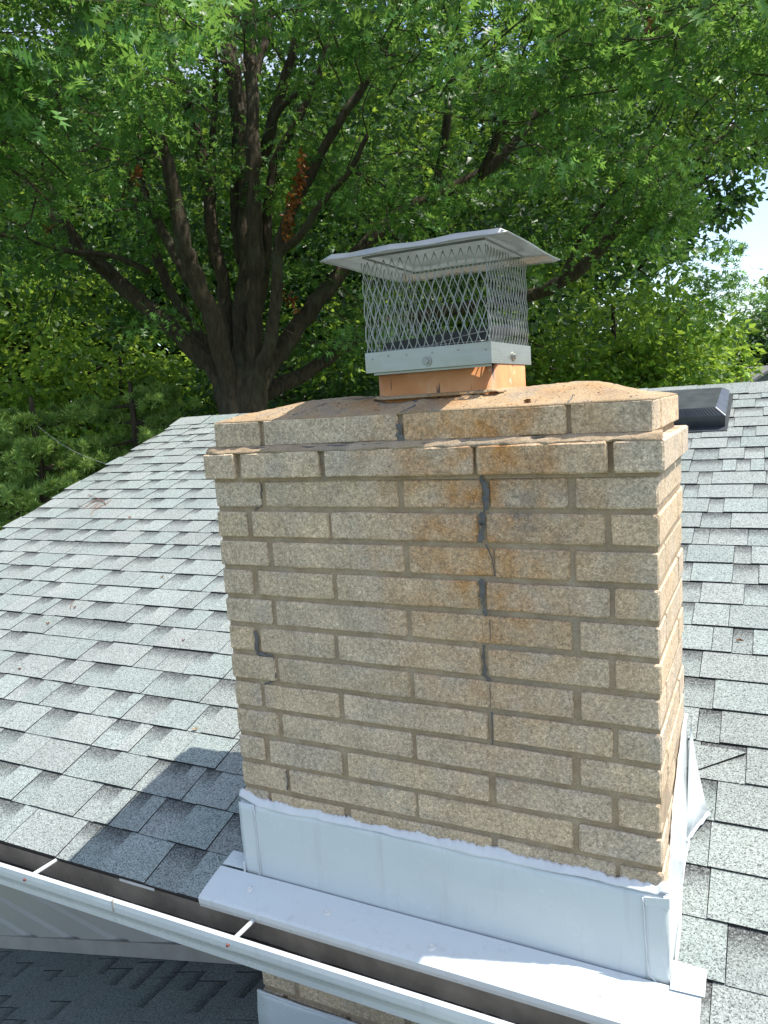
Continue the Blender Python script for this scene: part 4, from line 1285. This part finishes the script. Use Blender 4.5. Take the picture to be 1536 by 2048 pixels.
hang, _ = pads_in(9, 1380, 1520, 500, 640, 13.5, 15.5, lambda x, y, d: y < 660 - (x - 1380) * 0.3)
m2 = np.concatenate([mid, extra, droop_r, hang])
C, Dr, Nr, S = spray(m2, RS.uniform(0.38, 0.8, len(m2)), 95, 0.135, 0.42)
leaves_object('crown', C, Dr, Nr, S, 'oak', MAT['leaf'], oak)
for q_, m_ in ((back[::3], 'leaf_back'), (np.concatenate([back[1::3], back[2::3]]), 'leaf_dark')):  # lit pads and shaded crown interior told apart by leaf colour
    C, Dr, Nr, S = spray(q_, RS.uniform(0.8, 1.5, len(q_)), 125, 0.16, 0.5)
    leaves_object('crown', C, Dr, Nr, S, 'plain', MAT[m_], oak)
# twigs that carry the pads
mb = MB()
allp = np.concatenate([near, mid, extra, droop_r, back[::3]])
for c in allp:
    dd = np.linalg.norm(SPINE - c, axis=1)
    j = int(np.argmin(dd))
    t = SPINE[j]
    L = min(dd[j], 1.15)
    e = c + (t - c) / (dd[j] + 1e-6) * L
    m_ = (c + e) / 2 + RS.normal(size=3) * 0.16
    mb.tube(smooth_line([c + (c - m_) * 0.5 + RS.normal(size=3) * 0.12, c, m_, e], 3), np.linspace(0.002, 0.011, 10), 5, cap=False)
    for k in range(4):
        q = c + RS.normal(size=3) * np.array([0.45, 0.45, 0.2])
        mb.tube([c + (m_ - c) * 0.3 * k / 4, q], [0.004, 0.002], 3, cap=False)
o = mb.build('twigs', MAT['bark'], oak); o['kind'] = 'stuff'
# dead orange foliage caught on the limbs
for k, pl in enumerate(([(605,310),(602,345),(595,375),(585,400),(578,430),(572,470)], [(575,585),(590,612)], [(895,65),(905,95)], [(275,345),(268,350)], [(1305,20),(1300,60)], [(88,452),(94,448)])):
    C = []
    for (a, b) in smooth_line([(x, y) for x, y in pl], 6):
        d = (11.2, 12, 11.0, 11.0, 10.0, 12.6)[k]
        for _ in range(6 if k == 0 else 5):
            C.append(atdepth(a + RS.normal() * 5, b + RS.normal() * 8, d - 0.25 + RS.normal() * 0.08))
    C = np.array(C)
    Dr = norm(RS.normal(size=(len(C), 3)) + (0, 0, -0.8)); Nr = norm(RS.normal(size=(len(C), 3)))
    leaves_object('dead_foliage', C, Dr, Nr, np.full(len(C), 0.09), 'plain', MAT['deadleaf'], oak)

def tree(name, label, px, depth, width_m, z0, z1, n, per, size, mat, seed, kind='plain', lean=0.0, crown_r=None, group='trees behind the roof', flat=0.5, shape=0.75):
    global RS
    RS = np.random.RandomState(seed)
    b = atdepth(px, 800, depth)
    root = empty(name, (b[0], b[1], GZ), label, 'tree', group)
    base = np.array([b[0], b[1], GZ - 0.2]); top = np.array([b[0] + lean, b[1], z1 - 0.5])
    tr = width_m * 0.028 + 0.09
    MB().tube(smooth_line([base, base * .6 + top * .4 + RS.normal(size=3) * .2, top], 6), list(np.linspace(tr, 0.04, 13)), 8).build('trunk', MAT['bark'], root, True)
    cz = (z0 + z1) / 2; hz = (z1 - z0) / 2
    u = norm(RS.normal(size=(n, 3))); r = RS.rand(n, 1) ** 0.4
    cp = np.array([b[0] + lean * .5, b[1], cz]) + u * r * np.array([width_m / 2, width_m / 2, hz])
    mb = MB()
    for c in cp[::3]:
        f_ = RS.uniform(0.35, 0.8)
        s_ = base + (top - base) * np.clip((c[2] - base[2]) / (top[2] - base[2]) - 0.15, 0.1, 0.95)
        mb.tube([s_, (s_ + c) / 2 + RS.normal(size=3) * .15, c], [tr * 0.28, tr * 0.16, 0.012], 5, cap=False)
    o = mb.build('limbs', MAT['bark'], root, True); o['kind'] = 'stuff'
    C, Dr, Nr, S = spray(cp, RS.uniform(0.55, 1.15, n) * (crown_r or width_m * 0.16), per, size, flat)
    leaves_object('crown', C, Dr, Nr, S, kind, MAT[mat], root)
    return root
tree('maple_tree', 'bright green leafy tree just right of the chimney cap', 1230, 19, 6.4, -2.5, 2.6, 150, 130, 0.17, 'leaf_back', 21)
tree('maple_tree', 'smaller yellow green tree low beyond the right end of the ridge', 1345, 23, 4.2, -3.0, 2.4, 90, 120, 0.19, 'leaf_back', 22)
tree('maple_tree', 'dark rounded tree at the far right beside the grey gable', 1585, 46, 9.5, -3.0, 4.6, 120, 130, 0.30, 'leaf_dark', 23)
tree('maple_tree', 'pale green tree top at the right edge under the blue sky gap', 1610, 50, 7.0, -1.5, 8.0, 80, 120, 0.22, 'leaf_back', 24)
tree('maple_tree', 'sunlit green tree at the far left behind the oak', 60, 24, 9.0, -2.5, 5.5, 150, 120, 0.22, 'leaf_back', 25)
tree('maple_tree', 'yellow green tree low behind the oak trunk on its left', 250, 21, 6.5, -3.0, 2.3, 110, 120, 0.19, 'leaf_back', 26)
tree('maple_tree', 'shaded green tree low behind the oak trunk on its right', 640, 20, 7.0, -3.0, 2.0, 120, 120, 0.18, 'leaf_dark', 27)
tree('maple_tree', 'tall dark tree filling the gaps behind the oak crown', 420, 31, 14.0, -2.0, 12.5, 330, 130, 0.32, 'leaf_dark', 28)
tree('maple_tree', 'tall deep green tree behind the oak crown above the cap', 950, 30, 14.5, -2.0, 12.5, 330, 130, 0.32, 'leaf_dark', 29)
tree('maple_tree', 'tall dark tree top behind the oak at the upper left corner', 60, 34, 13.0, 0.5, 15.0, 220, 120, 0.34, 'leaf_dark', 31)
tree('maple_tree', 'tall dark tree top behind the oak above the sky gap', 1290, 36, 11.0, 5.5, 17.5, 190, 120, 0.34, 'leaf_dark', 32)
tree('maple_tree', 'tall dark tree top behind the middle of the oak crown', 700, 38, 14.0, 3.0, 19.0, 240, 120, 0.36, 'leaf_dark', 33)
tree('maple_tree', 'low leafy tree directly behind the chimney cap mesh', 900, 22, 6.0, -3.0, 2.4, 100, 120, 0.19, 'leaf_dark', 30)

def pine(px, depth, width_m, z1, seed, label):
    global RS
    RS = np.random.RandomState(seed)
    b = atdepth(px, 860, depth)
    root = empty('pine_tree', (b[0], b[1], GZ), label, 'tree', 'pines left of the roof')
    MB().tube([(b[0], b[1], GZ - .2), (b[0], b[1], z1)], [0.22, 0.03], 9).build('trunk', MAT['bark'], root, True)
    mb = MB(); tufts = []
    z = GZ + 0.8
    while z < z1 - 0.2:
        f_ = 1 - (z - GZ) / (z1 - GZ)
        for k in range(7):
            an = RS.uniform(0, 6.28); L = width_m / 2 * (0.35 + 0.75 * f_) * RS.uniform(0.7, 1.1)
            e = np.array([b[0] + math.cos(an) * L, b[1] + math.sin(an) * L, z + L * 0.18 + RS.normal() * .1])
            s_ = np.array([b[0], b[1], z])
            mb.tube([s_, (s_ + e) / 2 + (0, 0, -.05), e], [0.035, 0.02, 0.006], 5, cap=False)
            for t in np.linspace(0.42, 1.02, 6):
                for _ in range(2): tufts.append(s_ + (e - s_) * t + RS.normal(size=3) * np.array([.15, .15, .06]) * (0.6 + L * .2))
        z += RS.uniform(0.24, 0.36)
    o = mb.build('branches', MAT['bark'], root, True); o['kind'] = 'stuff'
    tufts = np.array(tufts)
    per = 60
    n = len(tufts) * per
    Dr = norm(RS.normal(size=(n, 3)) + np.array([0, 0, 0.7]))
    C = np.repeat(tufts, per, axis=0) + RS.normal(size=(n, 3)) * 0.016
    Nr = norm(RS.normal(size=(n, 3)))
    leaves_object('crown', C, Dr, Nr, 0.085 + 0.05 * RS.rand(n), 'needle', MAT['needle'], root, np.clip(np.repeat(RS.rand(len(tufts)), per) * 0.8 + RS.rand(n) * 0.2, 0, 0.95))
pine(70, 11.5, 3.4, 0.55, 41, 'soft blue green pine at the left beside the roof rake')
pine(270, 13.0, 3.6, 0.75, 42, 'darker pine between the left rake and the oak trunk')
pine(-60, 9.5, 2.8, -0.4, 43, 'low pine at the left frame edge below the others')

# ------------------------------------------------------------------ neighbour house, far right
c = atdepth(1546, 752, 38)
nh = empty('neighbour_house', (c[0], c[1], GZ), 'far grey gabled house with a small red chimney beyond the ridge', 'house')
Z0 = c[2]
ux = np.array([RIGHT[0], RIGHT[1], 0]); ux /= np.linalg.norm(ux)
uy = np.array([-ux[1], ux[0], 0])
def hp(a, b, z): return np.array([c[0], c[1], 0]) + ux * a + uy * b + np.array([0, 0, z])
mb = MB()
ez, rz, hw = Z0 - 0.75, Z0 + 0.32, 1.9
mb.hexa([hp(-hw, 0, GZ), hp(hw, 0, GZ), hp(hw, 8, GZ), hp(-hw, 8, GZ)], [hp(-hw, 0, ez), hp(hw, 0, ez), hp(hw, 8, ez), hp(-hw, 8, ez)])
mb.add([hp(-hw, 0, ez), hp(hw, 0, ez), hp(0, 0, rz), hp(-hw, 8, ez), hp(hw, 8, ez), hp(0, 8, rz)], [(0, 1, 2), (5, 4, 3), (0, 2, 5, 3), (1, 4, 5, 2)])
mb.build('wall', MAT['farwall'], nh)
for s_ in (-1, 1):
    mb = MB()
    e_ = [hp(s_ * (hw + .35), -.35, ez - .12), hp(0, -.35, rz + .08), hp(0, 8.3, rz + .08), hp(s_ * (hw + .35), 8.3, ez - .12)]
    mb.hexa(e_, [p + (0, 0, 0.14) for p in e_]); mb.build('roof_slope', MAT['farroof'], nh)
q = atdepth(1487, 745, 38.5)
mb = MB()
mb.hexa([q + ux * a + uy * b + (0, 0, -1.6) for a, b in ((-.28, -.2), (.28, -.2), (.28, .25), (-.28, .25))], [q + ux * a + uy * b + (0, 0, .10) for a, b in ((-.28, -.2), (.28, -.2), (.28, .25), (-.28, .25))])
ch = mb.build('chimney', MAT['farbrick'], nh)
mb = MB()
mb.hexa([q + ux * a + uy * b + (0, 0, .10) for a, b in ((-.34, -.25), (.34, -.25), (.34, .3), (-.34, .3))], [q + ux * a + uy * b + (0, 0, .20) for a, b in ((-.34, -.25), (.34, -.25), (.34, .3), (-.34, .3))])
mb.build('chimney_top', MAT['farbrick'], ch)
mb = MB()
mb.hexa([hp(-.3, -.03, Z0 - .75), hp(.3, -.03, Z0 - .75), hp(.3, .02, Z0 - .75), hp(-.3, .02, Z0 - .75)], [hp(-.3, -.03, Z0 - .3), hp(.3, -.03, Z0 - .3), hp(.3, .02, Z0 - .3), hp(-.3, .02, Z0 - .3)])
mb.build('gable_vent', MAT['blackmetal'], nh)
# service cable at the left
p0, p1 = atdepth(60, 838, 8.5), atdepth(250, 935, 6.5)
pts = [p0 + (p1 - p0) * t + np.array([0, 0, -0.10 * 4 * t * (1 - t)]) for t in np.linspace(0.1, 1.1, 12)]
tag(MB().tube(pts, 0.0022, 6).build('service_cable', MAT['cable'], None, True), 'thin grey service cable slanting across the pines at the left', 'cable')
